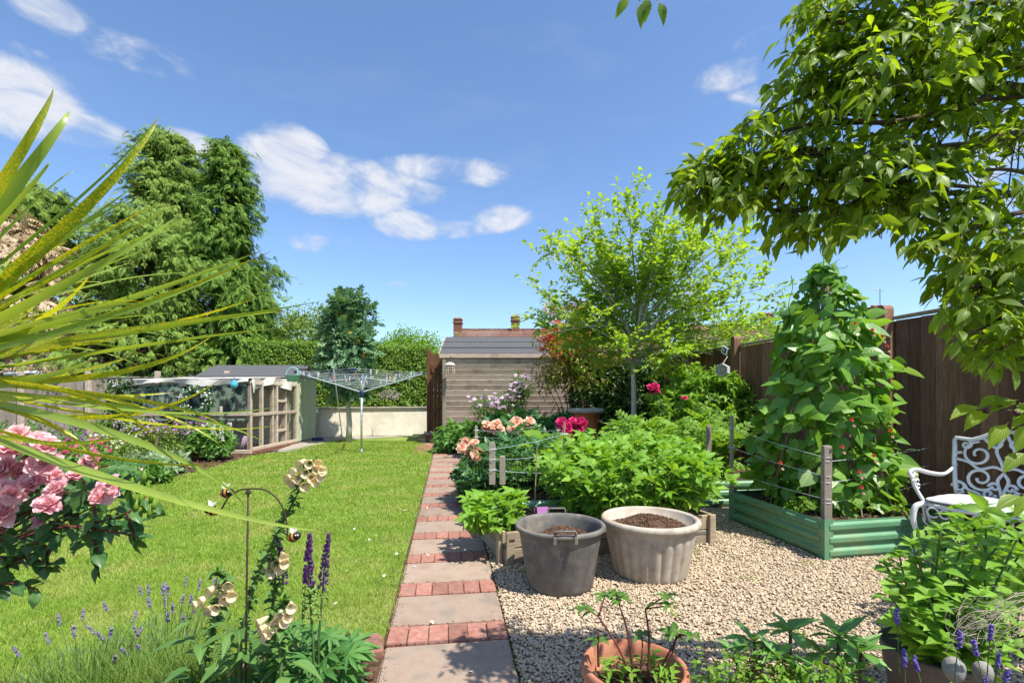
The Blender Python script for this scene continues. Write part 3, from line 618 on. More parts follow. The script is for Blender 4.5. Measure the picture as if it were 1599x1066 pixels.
for i in range(6): bx('board', m_gate, gt, (-2.3+.105*i, 13.9, 1.32), (.1, .022, 2.24), 0, .003)
for z in (.62, 2.06): bx('ledge', m_gate, gt, (-2.04, 13.875, z), (.62, .03, .1), 0, .003)
beam('brace', m_gate, gt, (-2.3,13.872,.68), (-1.76,13.872,1.3), .028, .09); beam('brace', m_gate, gt, (-2.3,13.87,2.0), (-1.76,13.87,1.3), .028, .09)
bx('ledge', m_gate, gt, (-2.04, 13.875, 1.3), (.62, .03, .1), 0, .003)
bx('post', m_gate, gt, (-2.4,13.9,1.3), (.09,.09,2.5), 0, .006)
st = thing('gate_step', 'small stone step below the brown garden gate', 'step', (-2.3,13.8,0)); bx('tread', m_conc, st, (-2.02,13.78,.15), (.85,.4,.06), 0, .01)
for i in range(4): bx('riser_block', m_brick, st, (-2.32+.205*i, 13.78, .05), (.2,.36,.13), 0, .006)
b = thing('timber_block', 'small brown timber block standing on the paving beside the shed', 'block', G(668,690)); bx('block', m_gate, b, G(668,690)+Vector((0,0,.1)), (.12,.12,.2), .2, .008); bx('cap', m_clapold, b, G(668,690)+Vector((0,0,.208)), (.135,.135,.016), .2, .004)
# ================================================================ SHED
sh = thing('timber_shed', 'weathered clapboard garden shed with grey felt roof at the path end', 'shed', (-.2,12.3,0))
X0, X1, Y0, Y1 = -1.74, 1.62, 12.3, 14.5
for i in range(16):
    z = .16+.133*i
    bx('wall_board', m_clap, sh, ((X0+X1)/2, Y0+.01, z+.07+random.uniform(-.004,.004)), (X1-X0-.12+random.uniform(-.006,0), .02, .143), 0, .003, rx=.2+random.uniform(-.04,.04), ry=random.uniform(-.0018,.0018))
for i in range(16):
    z = .16+.133*i; bx('wall_board', m_clap, sh, (X0+.03, (Y0+Y1)/2, z+.07), (.018, Y1-Y0-.1, .143), 0, .003, ry=.09)
bx('corner_post', m_clapold, sh, (X0+.02, Y0-.02, 1.2), (.09, .06, 2.14), 0, .004); bx('corner_post', m_clapold, sh, (X1-.02, Y0-.02, 1.2), (.09, .06, 2.14), 0, .004)
MB().box(((X0+X1)/2, (Y0+Y1)/2+.03, 1.2), (X1-X0-.16, Y1-Y0-.12, 2.1)).obj('inner_lining', m_dark, sh)
ze, zr, ym = 2.27, 2.86, 13.45
def slope(x0, x1, ya, za, yb, zb, th, name, mat, par): 
    return MB().add([(x0,ya,za),(x1,ya,za),(x1,yb,zb),(x0,yb,zb),(x0,ya,za-th),(x1,ya,za-th),(x1,yb,zb-th),(x0,yb,zb-th)], [[0,1,2,3],[7,6,5,4],[4,5,1,0],[5,6,2,1],[6,7,3,2],[7,4,0,3]]).obj(name, mat, par)
slope(X0-.1, X1+.1, Y0-.06, ze+.03, ym, zr, .025, 'roof', m_felt, sh); slope(X0-.1, X1+.1, ym+.002, zr, Y1+.2, ze+.0, .025, 'roof', m_felt, sh)
for q in (.33, .68):
    ya = Y0-.12+(ym-Y0+.12)*q; za = ze+.03+(zr-ze-.03)*q; slope(X0-.1, X1+.1, ya, za+.004, ya+.06, za+.004+.03, .004, 'felt_lap', m_felt, sh)
bx('fascia', m_clap, sh, ((X0+X1)/2, Y0-.055, ze-.035), (X1-X0+.22, .022, .1), 0, .003)
MB().add([(X0-.02,Y0+.06,ze-.02),(X0-.02,Y1-.06,ze-.02),(X0-.02,ym,zr-.04)], [[0,1,2]]).obj('gable', m_clap, sh)
for i in range(16): bx('brick', m_redbrick, sh, (X0+.12+.215*i, Y0+.02, .055), (.205, .1, .12), 0, .004)
beam('bargeboard', m_clapold, sh, (X0-.1,Y0-.13,ze-.04), (X0-.1,ym,zr-.04), .02, .1)
def cage(loc):
    t = thing('hanging_bird_feeder', 'white capped cage bird feeder hanging on the shed front', 'bird feeder', loc); x, y, z = loc
    MB().lathe([(.01,.2),(.05,.195),(.1,.165),(.13,.13),(.135,.12),(.12,.12),(.01,.15)], loc, 24).obj('cap', m_cream, t, True)
    mb = MB()
    for k in range(14):
        a = 2*math.pi*k/14; mb.tube([(x+.12*math.cos(a), y+.12*math.sin(a), z+.13), (x+.12*math.cos(a), y+.12*math.sin(a), z-.08)], .005, 4)
    for zz in (-.08,-.01,.06,.12):
        mb.tube([(x+.121*math.cos(a), y+.121*math.sin(a), z+zz) for a in np.linspace(0, 2*math.pi, 17)], .004, 4)
    mb.obj('cage', m_cream, t)
    MB().lathe([(.05,.14),(.05,-.07),(.01,-.075)], loc, 14).obj('seed_tube', m_wheat, t, True)
    MB().tube([(x,y,z+.2),(x,y,z+.34),(x,Y0-.06,z+.36)], .006, 5).obj('hook', m_iron, t)
cage((-1.54, 12.02, 1.86))
# ================================================================ FAR HOUSES
def chimney(par, x, y, z0, z1, wd=.75):
    c = MB().box((x,y,(z0+z1)/2), (wd,wd,z1-z0), None, .02).box((x,y,z1-.28), (wd+.12,wd+.12,.16), None, .02).box((x,y,z1+.02),(wd+.08,wd+.08,.12),None,.02).obj('chimney', m_redbrick, par)
    for dx in (-.17,.17): MB().lathe([(.13,0),(.12,.1),(.13,.14),(.09,.14)], (x+dx,y,z1+.06), 10).obj('chimney_pot', m_terra, c, True)
    return c
def house(x0, x1, y, ridge, label, chims, dep=7.5, eave=4.9):
    h = thing('brick_house', label, 'house', ((x0+x1)/2, y, 0))
    MB().box(((x0+x1)/2, y+dep/2, eave/2), (x1-x0, dep, eave)).obj('wall', m_redbrick, h)
    m = y+dep/2; mb = MB(); nc = 22
    for s in (-1, 1):
        for i in range(nc):                                           # courses of tiles, each lapping the next
            t0, t1 = i/nc, (i+1)/nc; ya = y-.35+(m-y+.35)*t0 if s < 0 else y+dep+.35-(m-y+.35)*t0; yb = y-.35+(m-y+.35)*t1 if s < 0 else y+dep+.35-(m-y+.35)*t1
            za, zb = eave-.15+(ridge-eave+.15)*t0+.05, eave-.15+(ridge-eave+.15)*t1
            mb.add([(x0-.3,ya,za),(x1+.3,ya,za),(x1+.3,yb,zb),(x0-.3,yb,zb),(x0-.3,ya,za-.07),(x1+.3,ya,za-.07)], [[0,1,2,3],[4,5,1,0]])
    mb.obj('roof', m_tile, h)
    for sx in (x0, x1): MB().add([(sx,y,eave),(sx,y+dep,eave),(sx,m,ridge-.1)], [[0,1,2]]).obj('gable', m_redbrick, h)
    mr_ = MB(); 
    for i in range(int((x1-x0)/.45)): mr_.box((x0+.2+.45*i, m, ridge+.03), (.43, .22, .14), None, .03)
    mr_.obj('ridge_tiles', m_tile, h, kind='stuff')
    for i in range(int((x1-x0)/3.5)):
        fr = MB().box((x0+2+3.5*i, y-.03, 3.7), (1.3,.06,1.2)).obj('window', m_white, h)
        for dx in (-.3,.3): MB().box((x0+2+3.5*i+dx, y-.065, 3.7), (.52,.012,1.05)).obj('pane', m_glass, fr)
    for (cx, z1) in chims: chimney(h, cx, m, ridge-.9, z1)
house(-5.0, 12.5, 41, 7.35, 'far red tiled house with two brick chimneys beyond the shed roof', [(-5.1+.1,8.25),(.3,8.45)])
house(15.5, 26, 38, 7.2, 'far red tiled house half hidden behind the young tree crown', [(22,8.2)])
hr = thing('brick_house', 'far house with an aerial on its chimney beyond the brown fence', 'house', (24,32,0))
R0 = D(1340,505,30); house_x = R0.x
MB().box((27, 34, 2.5), (11, 7, 5)).obj('wall', m_redbrick, hr); slope(21.2, 33, 30.2, 4.7, 34, 6.35, .15, 'roof', m_tile, hr); slope(21.2, 33, 34.005, 6.35, 37.8, 4.7, .15, 'roof', m_tile, hr)
cc = D(1382,478,31.5); c_ = chimney(hr, cc.x, 32.3, 5.2, cc.z, .8); MB().tube([(cc.x+.3,32.3,cc.z),(cc.x+.3,32.3,cc.z+1.3)], .025, 5).tube([(cc.x-.3,32.3,cc.z+1.25),(cc.x+.5,32.3,cc.z+1.25)], .02, 5).obj('aerial', m_wire, c_)
wt = thing('white_awning_tube', 'white rolled awning showing over the pale fence at left', 'awning', D(40,583,13.6))
MB().tube([D(8,584,13.5), D(60,581,13.5)], .05, 10).obj('roll', m_white, wt, True); MB().box(D(60,583,13.45), (.12,.12,.16), None, .02).obj('end_cap', m_white, wt)
MB().tube([D(27,582,13.5), D(27,600,13.5)], .03, 6).obj('bracket', m_white, wt)
# ================================================================ COOP / AVIARY AND PLAYHOUSE SHED
cp = thing('wire_mesh_run', 'timber and wire mesh animal run with camouflage tarp on its upper front', 'animal run', (-5.6,10.3,0))
cx, cy = -5.56, 10.25
def panelmesh(a, b, z0, z1, par, sp=.05):
    a, b = Vector(a), Vector(b); L_ = (b-a).length; d_ = (b-a)/L_; mb = MB()
    for i in range(int(L_/sp)+1): p = a+d_*sp*i; mb.tube([p+Vector((0,0,z0)), p+Vector((0,0,z1))], .0022, 3, False)
    for i in range(int((z1-z0)/sp)+1): z = z0+sp*i; mb.tube([a+Vector((0,0,z)), b+Vector((0,0,z))], .0022, 3, False)
    return mb.obj('wire_mesh', m_wire, par)
xl = -8.35
for x in (xl, -7.5, -6.62, -6.15, cx): bx('post', m_coop, cp, (x, cy, .5 if x > xl and x < cx else .75), (.06 if x > -6.3 and x < -6 else .085, .07, 1.0 if xl < x < cx else 1.5), 0, .005)
for z in (.04, .84): bx('rail', m_coop, cp, ((xl+cx)/2, cy-.01, z), (cx-xl+.08, .09, .08), 0, .005)
bx('ledge', m_camo, cp, ((xl+cx)/2, cy-.08, .72), (cx-xl, .13, .05), 0, .004); bx('rail', m_coop, cp, ((xl+cx)/2, cy+.0, 1.46), (cx-xl+.08, .07, .06), 0, .005)
panelmesh((xl,cy+.01,0), (cx,cy+.01,0), .08, .8, cp)
def cloth(p0, p1, drop, waves, amp, mat, par, name, nrmv, nz=6, nx=40, scal=0.0, seed=1):
    p0, p1, nv = Vector(p0), Vector(p1), Vector(nrmv); V = []; r = random.Random(seed); ph = r.uniform(0, 6)
    for j in range(nz+1):
        for i in range(nx+1):
            s = i/nx; t_ = j/nz; dr = drop*(1-scal*abs(math.sin(math.pi*waves*.5*s)))
            V.append(p0.lerp(p1, s)+Vector((0,0,-dr*t_-.02*math.sin(s*9+ph)))+nv*(amp*math.sin(s*waves*6.28+ph+.8*t_)*(.3+t_)+.01*math.sin(s*47)))
    F_ = [[j*(nx+1)+i, j*(nx+1)+i+1, (j+1)*(nx+1)+i+1, (j+1)*(nx+1)+i] for j in range(nz) for i in range(nx)]
    return MB().add(V, F_).obj(name, mat, par, True)
cloth((xl,cy-.04,1.44), (cx-.02,cy-.04,1.47), .56, 3, .012, m_camo, cp, 'camouflage_tarp', (0,-1,0), scal=.0)
MB().box(((xl+cx)/2, cy+1.9, .7), (cx-xl-.1, .03, 1.35)).obj('back_panel', m_coop, cp)
tp = thing('cream_canvas_cover', 'cream canvas sheet draped along the roof edge of the mesh run', 'cover', (-6,10.2,1.4))
cloth((-8.45,cy-.1,1.56), (cx+.04,cy-.1,1.6), .16, 3, .03, m_canvas, tp, 'front_drape', (0,-1,0), scal=.5)
cloth((cx+.06,cy-.06,1.6), (cx+.06,12.45,1.68), .3, 2.6, .045, m_canvas, tp, 'side_drape', (1,0,0), scal=.45, seed=4)
MB().add([(-8.45,cy-.1,1.555),(cx+.06,cy-.1,1.595),(cx+.06,12.5,1.72),(-8.45,12.5,1.7)], [[0,1,2,3]]).obj('top_sheet', m_canvas, tp)
ys = [10.25, 10.72, 11.2, 11.4, 11.85, 12.4]
for y in ys: bx('post', m_coop, cp, (cx, y, .78), (.07, .07, 1.55), 0, .005)
for z in (.08, .82, 1.5): bx('rail', m_coop, cp, (cx+.005, 11.33, z), (.075, 2.2, .07), 0, .005)
for (ya, yb) in ((11.4,11.85),):
    for z in (.4,1.1): bx('rail', m_coop, cp, (cx+.02, (ya+yb)/2, z), (.05, yb-ya, .06), 0, .004)
panelmesh((cx+.03,10.28,0), (cx+.03,12.4,0), .1, 1.5, cp)
MB().tube([(-7.6,10.9,.17),(-6.0,10.9,.17)], .16, 18).obj('tunnel', m_lav := PB('lilac_plastic', [(.35,.25,.33),(.42,.32,.4)], 4, .7, .1), cp, True)
for i in range(10): bx('brick', m_redbrick, cp, (cx+.02, 10.36+.215*i, -.0), (.1,.205,.07), 0, .004)
ph = thing('sage_playhouse', 'pale sage green timber shed with felt roof behind the mesh run', 'small shed', (-5.7,13,0))
pxr = -5.62
for i in range(10): bx('wall_board', m_sage, ph, (pxr, 12.62+.125*i, .86), (.02, .122, 1.66), 0, .003)
for i in range(14): bx('shiplap_board', m_sage, ph, (pxr-1.15, 12.47, .1+.118*i), (2.3, .02, .125), 0, .003, rx=.1)
for i in range(14):
    bx('corner_notch', m_dark, ph, (pxr+.012, 12.52, .12+.118*i), (.012,.09,.035), 0, .0); bx('corner_notch', m_dark, ph, (pxr+.012, 13.85, .12+.118*i), (.012,.05,.035), 0, .0)
bx('corner_post', m_sage, ph, (pxr-.002, 12.52, .86), (.03,.1,1.66), 0, .003); bx('corner_post', m_sage, ph, (pxr-.002, 13.84, .86), (.03,.08,1.66), 0, .003)
slope(pxr-2.45, pxr+.1, 12.3, 1.73, 13.16, 2.06, .03, 'roof', m_felt, ph); slope(pxr-2.45, pxr+.1, 13.162, 2.06, 14.0, 1.73, .03, 'roof', m_felt, ph)
MB().add([(pxr-.01,12.45,1.66),(pxr-.01,13.9,1.66),(pxr-.01,13.16,2.02)], [[0,1,2]]).obj('gable', m_sage, ph)
beam('bargeboard', m_clapold, ph, (pxr+.1,12.3,1.69), (pxr+.1,13.16,2.02), .02, .08); beam('bargeboard', m_clapold, ph, (pxr+.1,14.0,1.69), (pxr+.1,13.16,2.02), .02, .08)
# wreath
wc = D(307,625,10.1); wr_ = thing('leaf_wreath', 'round wreath of green leaves and white flowers hung on the camouflage tarp', 'wreath', wc)
MB().tube([wc+Vector((.26*math.cos(a), 0, .26*math.sin(a))) for a in np.linspace(0, 2*math.pi, 25)], .035, 6).obj('ring', m_barkd, wr_)
a = RNG.uniform(0, 6.28, 900); rr = .26+RNG.normal(size=900)*.035; P = np.stack([wc.x+rr*np.cos(a), wc.y-.03+RNG.normal(size=900)*.03, wc.z+rr*np.sin(a)], 1)
joined('foliage', SMALL, mats(P[:700], rv3(700), [0,-1,.4]+RNG.normal(size=(700,3))*.5, RNG.uniform(.04,.07,700)), l_peony, wr_, True)
joined('flowers', DAISY, mats(P[700:]-[0,.03,0], rv3(200), [0,-1,.3], RNG.uniform(.03,.05,200)), p_white, wr_, True)
bl = D(366,600,10.05); t = thing('blue_lantern', 'small blue glass lantern hanging under the canvas cover', 'lantern', bl)
MB().lathe([(.01,-.09),(.05,-.08),(.075,-.03),(.075,.03),(.04,.07),(.045,.085),(.01,.09)], bl, 14).obj('glass_body', PB('blue_glass', [(.05,.3,.42),(.09,.4,.5)], 5, .2, 0, spec=.6), t, True); MB().tube([bl+Vector((0,0,.08)), bl+Vector((0,0,.16))], .005, 4).obj('wire_loop', m_iron, t)
# hen
hp = G(338,712); t = thing('hen_ornament', 'brown hen ornament with red comb at the end of the border', 'ornament', hp)
MB().tube([hp+Vector(q) for q in ((-.16,0,.34),(-.11,0,.27),(0,0,.2),(.1,0,.24),(.12,0,.34),(.13,0,.42),(.15,0,.45))], [.02,.07,.12,.1,.055,.045,.01], 12).obj('body', m_terra, t, True)
MB().box(hp+Vector((.13,0,.48)), (.05,.015,.04), None, .005).obj('comb', PB('red_paint', [(.4,.03,.02),(.5,.05,.03)], 5), t); MB().tube([hp+Vector((.15,0,.45)), hp+Vector((.2,0,.44))], [.015,.002], 6).obj('beak', m_amber, t)
for s in (-.03,.03): MB().tube([hp+Vector((0,s,.1)), hp+Vector((0,s,0)), hp+Vector((.05,s,0))], .01, 5).obj('leg', m_amber, t)
# ================================================================ ROTARY DRYER
rb = G(565,706); rd = thing('rotary_dryer', 'open aluminium rotary clothes dryer standing on the lawn', 'clothes dryer', rb)
hubz = E-(612-H)/F*rb.y; topz = hubz+.32
MB().tube([rb, rb+Vector((0,0,hubz+.0))], .022, 14).obj('pole', m_alu, rd, True); MB().tube([rb+Vector((0,0,hubz)), rb+Vector((0,0,topz))], .016, 12).obj('mast', m_alu, rd, True)
MB().lathe([(.02,-.12),(.04,-.1),(.045,.02),(.03,.04),(.02,.05)], rb+Vector((0,0,hubz)), 14).obj('hub', m_blue, rd, True); MB().lathe([(.02,-.03),(.045,-.02),(.045,.03),(.01,.04)], rb+Vector((0,0,topz)), 14).obj('hub', m_blue, rd, True)
MB().lathe([(.03,.0),(.035,.05),(.022,.07)], rb, 12).obj('ground_socket', m_alu, rd, True)
ends = []
for k in range(4):
    a = math.radians(12)+k*math.pi/2; e = rb+Vector((1.33*math.cos(a), 1.33*math.sin(a), topz+.1)); ends.append(e)
    s0 = rb+Vector((0,0,hubz)); beam('arm', m_alu, rd, s0, e, .02, .03, .002)
    q = s0.lerp(e, .55); beam('strut', m_alu, rd, rb+Vector((0,0,topz)), q, .014, .018, .002); MB().box(e, (.06,.06,.05), None, .008).obj('arm_tip', m_blue, rd)
ln_ = MB()
for i in range(9):
    tt = 1-.095*i; pts = [(rb+Vector((0,0,hubz))).lerp(e, tt)+Vector((0,0,.02)) for e in ends]
    for a_, b_ in zip(pts, pts[1:]+pts[:1]):
        m_ = (a_+b_)/2-Vector((0,0,.015)); ln_.tube([a_, m_, b_], .0035, 4, False)
ln_.obj('washing_line', m_cord, rd)
pegc = [m_cord, m_aqua, PB('pink_plastic', [(.6,.15,.25),(.7,.25,.35)], 5, .4, 0), m_blue, PB('yellow_plastic', [(.6,.5,.2),(.7,.6,.3)], 5, .4, 0)]
pegs = []
for i in range(34):
    e0 = random.randrange(4); tt = 1-.095*random.randrange(5); s0 = rb+Vector((0,0,hubz)); a_, b_ = s0.lerp(ends[e0], tt), s0.lerp(ends[(e0+1) % 4], tt); p = a_.lerp(b_, random.uniform(.05,.95))+Vector((0,0,-.005))
    pg = thing('clothes_peg', 'small plastic clothes peg clipped on the rotary dryer lines', 'clothes peg', p, 'pegs on the rotary dryer'); mt = random.choice(pegc[:1]*3+pegc)
    for s in (-1, 1): bx('prong', mt, pg, p+Vector((.006*s,0,-.02)), (.012,.014,.09), random.uniform(0,3), .002, ry=.12*s)
bk = D(467,592,rb.y-.3); bk = ends[2]+Vector((-.04,-.05,-.13)); t = thing('peg_basket', 'pale aqua peg basket hanging on the dryer arm by the playhouse', 'basket', bk)
MB().lathe([(.02,-.07),(.11,-.07),(.14,.06),(.15,.065),(.135,.055),(.105,-.05),(.02,-.055)], bk, 20).obj('bowl', m_aqua, t, True); MB().tube([bk+Vector((.14*math.cos(a),0,.06+.17*math.sin(a))) for a in np.linspace(0, math.pi, 12)], .008, 6).obj('handle', m_aqua, t)
pa, pb = G(536,690), D(521,572,10.9); t = thing('line_prop', 'thin grey metal line prop leaning behind the dryer', 'prop', pa); MB().tube([pa, pb], .013, 8).obj('pole', m_alu, t, True)
MB().tube([pb+Vector((-.05,0,.09)), pb, pb+Vector((.06,0,.09))], .008, 5).obj('fork', m_alu, t)
hgp = D(532,576,10.6); t = thing('clothes_hanger', 'thin grey wire hanger hooked over the dryer lines', 'hanger', hgp); MB().tube([hgp+Vector((.06*math.cos(a),0,.05*math.sin(a)+.02)) for a in np.linspace(-2.6,2.2,14)], .005, 4).obj('hook', m_wire, t)
MB().tube([hgp+Vector(q) for q in ((0,0,-.04),(.2,0,-.12),(-.2,0,-.12),(0,0,-.04))], .005, 4).obj('frame', m_wire, t)
b0 = G(493,688); t = thing('long_broom', 'long handled broom leaning on the wall beside the playhouse', 'broom', b0); MB().tube([b0+Vector((0,0,.06)), b0+Vector((0,.12,.75))], .02, 8).obj('handle', m_clapold, t); MB().box(b0+Vector((.06,0,.05)), (.3,.08,.08), None, .01).obj('head', m_blue, t); MB().lathe([(.01,-.05),(.04,-.03),(.03,.05),(.005,.08)], b0+Vector((0,.12,.8)), 8).obj('knob', m_white, t)
# ================================================================ TREES
def conifer(name, label, base, h, r, nb, mat, per=22, seed=0, lean=0, bare=.03, group=None, size=(.35,.62), shape=.75):
    rng = np.random.default_rng(seed); t = thing(name, label, 'tree', base, group); b = Vector(base); mb = MB()
    top = b+Vector((lean,0,h)); mb.tube([b, b.lerp(top,.5), top], [.26,.16,.02], 8); mb.obj('trunk', m_barkd, t, True)
    k = np.sort(rng.uniform(bare, 1, nb))**.9; ang = rng.uniform(0, 2*np.pi, nb); bulge = 1+.22*np.sin(k*13+seed)+.16*np.sin(ang*3+k*7+seed)
    rad = r*((1-k)**shape*.97+.025)*bulge*rng.uniform(.55, 1.2, nb); z0 = k*h
    tip = np.stack([b.x+lean*k+rad*np.cos(ang), b.y+rad*np.sin(ang), z0+rad*.22-.1], 1); st_ = np.stack([b.x+lean*k, b.y+0*k, z0-rad*.1], 1)
    lb = MB()
    for i in range(0, nb, 3): lb.tube([st_[i], (st_[i]+tip[i])/2+[0,0,.12*rad[i]], tip[i]], [.05,.03,.01], 4, False)
    lb.obj('limbs', m_barkd, t, kind='stuff')
    tt = rng.uniform(.3, 1.05, (nb*per))**.6; ii = np.repeat(np.arange(nb), per)
    P = st_[ii]*(1-tt[:, None])+tip[ii]*tt[:, None]+rng.normal(size=(nb*per, 3))*.17*np.array([1,1,.9]); P[:, 2] += .25*np.sin(tt*3.1)*rad[ii]*.3
    o = np.stack([np.cos(ang[ii]), np.sin(ang[ii]), np.zeros(nb*per)], 1); yd = o*.9+rng.normal(size=(nb*per, 3))*.45+[0,0,-.55]
    zd = o*.5+[0,0,.8]+rng.normal(size=(nb*per, 3))*.35
    joined('crown', SPRAY, mats(P, yd, zd, rng.uniform(size[0], size[1], nb*per)), mat, t, True); return t
conifer('cypress_tree', 'broad tall cypress with a pointed top behind the pale fence', (-14.1,19.8,0), 11.9, 4.8, 380, l_con1, 34, 1, .0, shape=.72, size=(.26,.46))
conifer('cypress_tree', 'narrow dark cypress with nodding top right of the broad cypress', (-10.5,17.6,0), 10.4, 2.25, 230, l_con2, 34, 2, .1, shape=.66, size=(.24,.42))
conifer('cypress_tree', 'lower dense green cypress filling in behind the mesh run', (-12.2,16.2,0), 6.8, 3.1, 200, l_con1, 34, 4, shape=.5, size=(.24,.42))
conifer('cypress_tree', 'browning cypress with bare twiggy side at the left edge', (-18.4,18.5,0), 9.2, 3.9, 200, l_con1, 20, 6, shape=.5)
conifer('dead_conifer', 'half dead conifer with dry brown twigs at the far left', (-16.1,15.5,0), 7.0, 3.1, 170, l_conb, 8, 5, shape=.5, size=(.5,.9))
conifer('cypress_tree', 'small slim cypress at the right foot of the tall narrow one', (-9.3,16.6,0), 5.6, 1.5, 120, l_con2, 24, 9, shape=.5)
def bush(name, label, cat, c, r, mat, tpl=SMALL, n=120, per=22, cr=.2, size=(.05,.09), mats_extra=None, core=True, group=None, lo=.72, jit=.45, zmin=-.4, objs=0, stems=None, droop=0.0, up=.4, bump=.12):
    base = (c[0], c[1], max(c[2]-r[2], 0)); t = thing(name, label, cat, base, group); c = np.array(tuple(c)); 
    cl = shell(c, r, n, lo, zmin, bump); 
    if core:
        inn = shell(c, np.array(r)*.62, max(n//2, 8), .2, zmin); cl = np.concatenate([cl, inn])
    cl = cl[cl[:, 2] > .02]
    M = fol(0, cl, cr, per, jit, up, .55, c, size, droop); M = M[M[:, 2, 3] > .01]
    if objs: pieces('leaf', 'foliage', tpl, M, mat, t, objs)
    else: joined('foliage', tpl, M, mat, t, True)
    mb = MB(); bb = Vector((c[0], c[1], 0.0))
    for i in range(0, len(cl), max(len(cl)//(stems or 14), 1)):
        e = Vector(cl[i]); s0 = bb+Vector((random.uniform(-1,1)*r[0]*.25, random.uniform(-1,1)*r[1]*.25, 0)); mb.tube([s0, (s0+e)/2+Vector((0,0,.08*r[2])), e], [.012*max(r[2],.5),.008*max(r[2],.5),.004], 5)
    if name != 'hedge_sprig': mb.obj('stems', m_barkd if r[2] > .6 else m_stem, t, kind='stuff')
    return t, c, cl
def blooms(t, name, tpl, mat, P, size, up=.7, objs=True, tilt=.5):
    P = np.asarray([tuple(p) for p in P]); n = len(P); zd = np.array([0,-.6,up])+RNG.normal(size=(n, 3))*tilt*.6
    M = mats(P, np.cross(zd, rv3(n)), zd, RNG.uniform(size*.8, size*1.15, n))
    for i in range(n): link(bpy.data.objects.new(name, tpl.mesh(name, mat)), t, Matrix(M[i].tolist()))
bush('garden_shrub', 'light green feathery shrub behind the hedge left of the dark tree', 'shrub', (-8.2,19,2.5), (2.6,1.6,2.0), l_shrub, n=300, per=36, cr=.35, size=(.08,.16))
bush('garden_shrub', 'low far bush above the left end of the hedge', 'shrub', (-11.8,24,3.4), (3.0,2,1.9), l_shrub, n=110, per=26, cr=.4, size=(.1,.2))
bush('garden_shrub', 'rounded pale green shrub showing above the hedge near the gate', 'shrub', (-4.2,20,2.3), (1.75,1.4,1.5), l_lime, n=240, per=40, cr=.3, size=(.08,.15))
bush('garden_shrub', 'small green shrub peeping over the shed roof beside the left chimney', 'shrub', (-2.3,20,2.6), (.42,.5,1.1), l_shrub, n=50, per=24, cr=.22, size=(.08,.14))
bush('garden_shrub', 'yellow green shrub rising over the brown fence behind the feeder', 'shrub', (5.9,12.2,2.0), (1.7,1.6,1.1), l_lime, n=120, per=26, cr=.25, size=(.07,.12))
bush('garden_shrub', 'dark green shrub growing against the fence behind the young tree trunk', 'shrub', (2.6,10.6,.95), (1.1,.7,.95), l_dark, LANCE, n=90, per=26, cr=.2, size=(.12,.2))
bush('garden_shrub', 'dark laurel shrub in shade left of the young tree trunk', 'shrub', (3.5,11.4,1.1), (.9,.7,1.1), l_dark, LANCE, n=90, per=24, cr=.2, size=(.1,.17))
# blue green tree
tb = G(545,690); t = thing('mahonia_tree', 'slender blue green tree with yellow fruit clusters before the hedge', 'tree', tb)
MB().tube([tb, tb+Vector((.02,0,.5)), tb+Vector((-.03,0,1.2)), tb+Vector((0,0,2.4)), tb+Vector((.05,0,3.6))], [.085,.07,.06,.04,.02], 10).obj('trunk', m_bark, t, True)
cl = []; 
for _ in range(150):
    z = random.uniform(1.35, 3.8); rr = (.6 if z < 2.9 else .5)*min(1, (4.05-z)/.5)*(1 if z > 1.7 else .7)*random.uniform(.1, 1.08); a = random.uniform(0, 6.28); cl.append((tb.x+.02+rr*math.cos(a), tb.y+rr*math.sin(a), z))
joined('foliage', PINN, fol(0, cl, .15, 15, .35, .7, .5, (tb.x, tb.y, 2.3), (.22,.36)), l_dktree, t, True)
fc = [c for c in cl if (c[1] < tb.y-.1)][:24]
joined('fruit_clusters', BALL, fol(0, np.array(fc)+[0,-.12,.1], .06, 22, size=(.014,.024)), l_yfl, t, True)
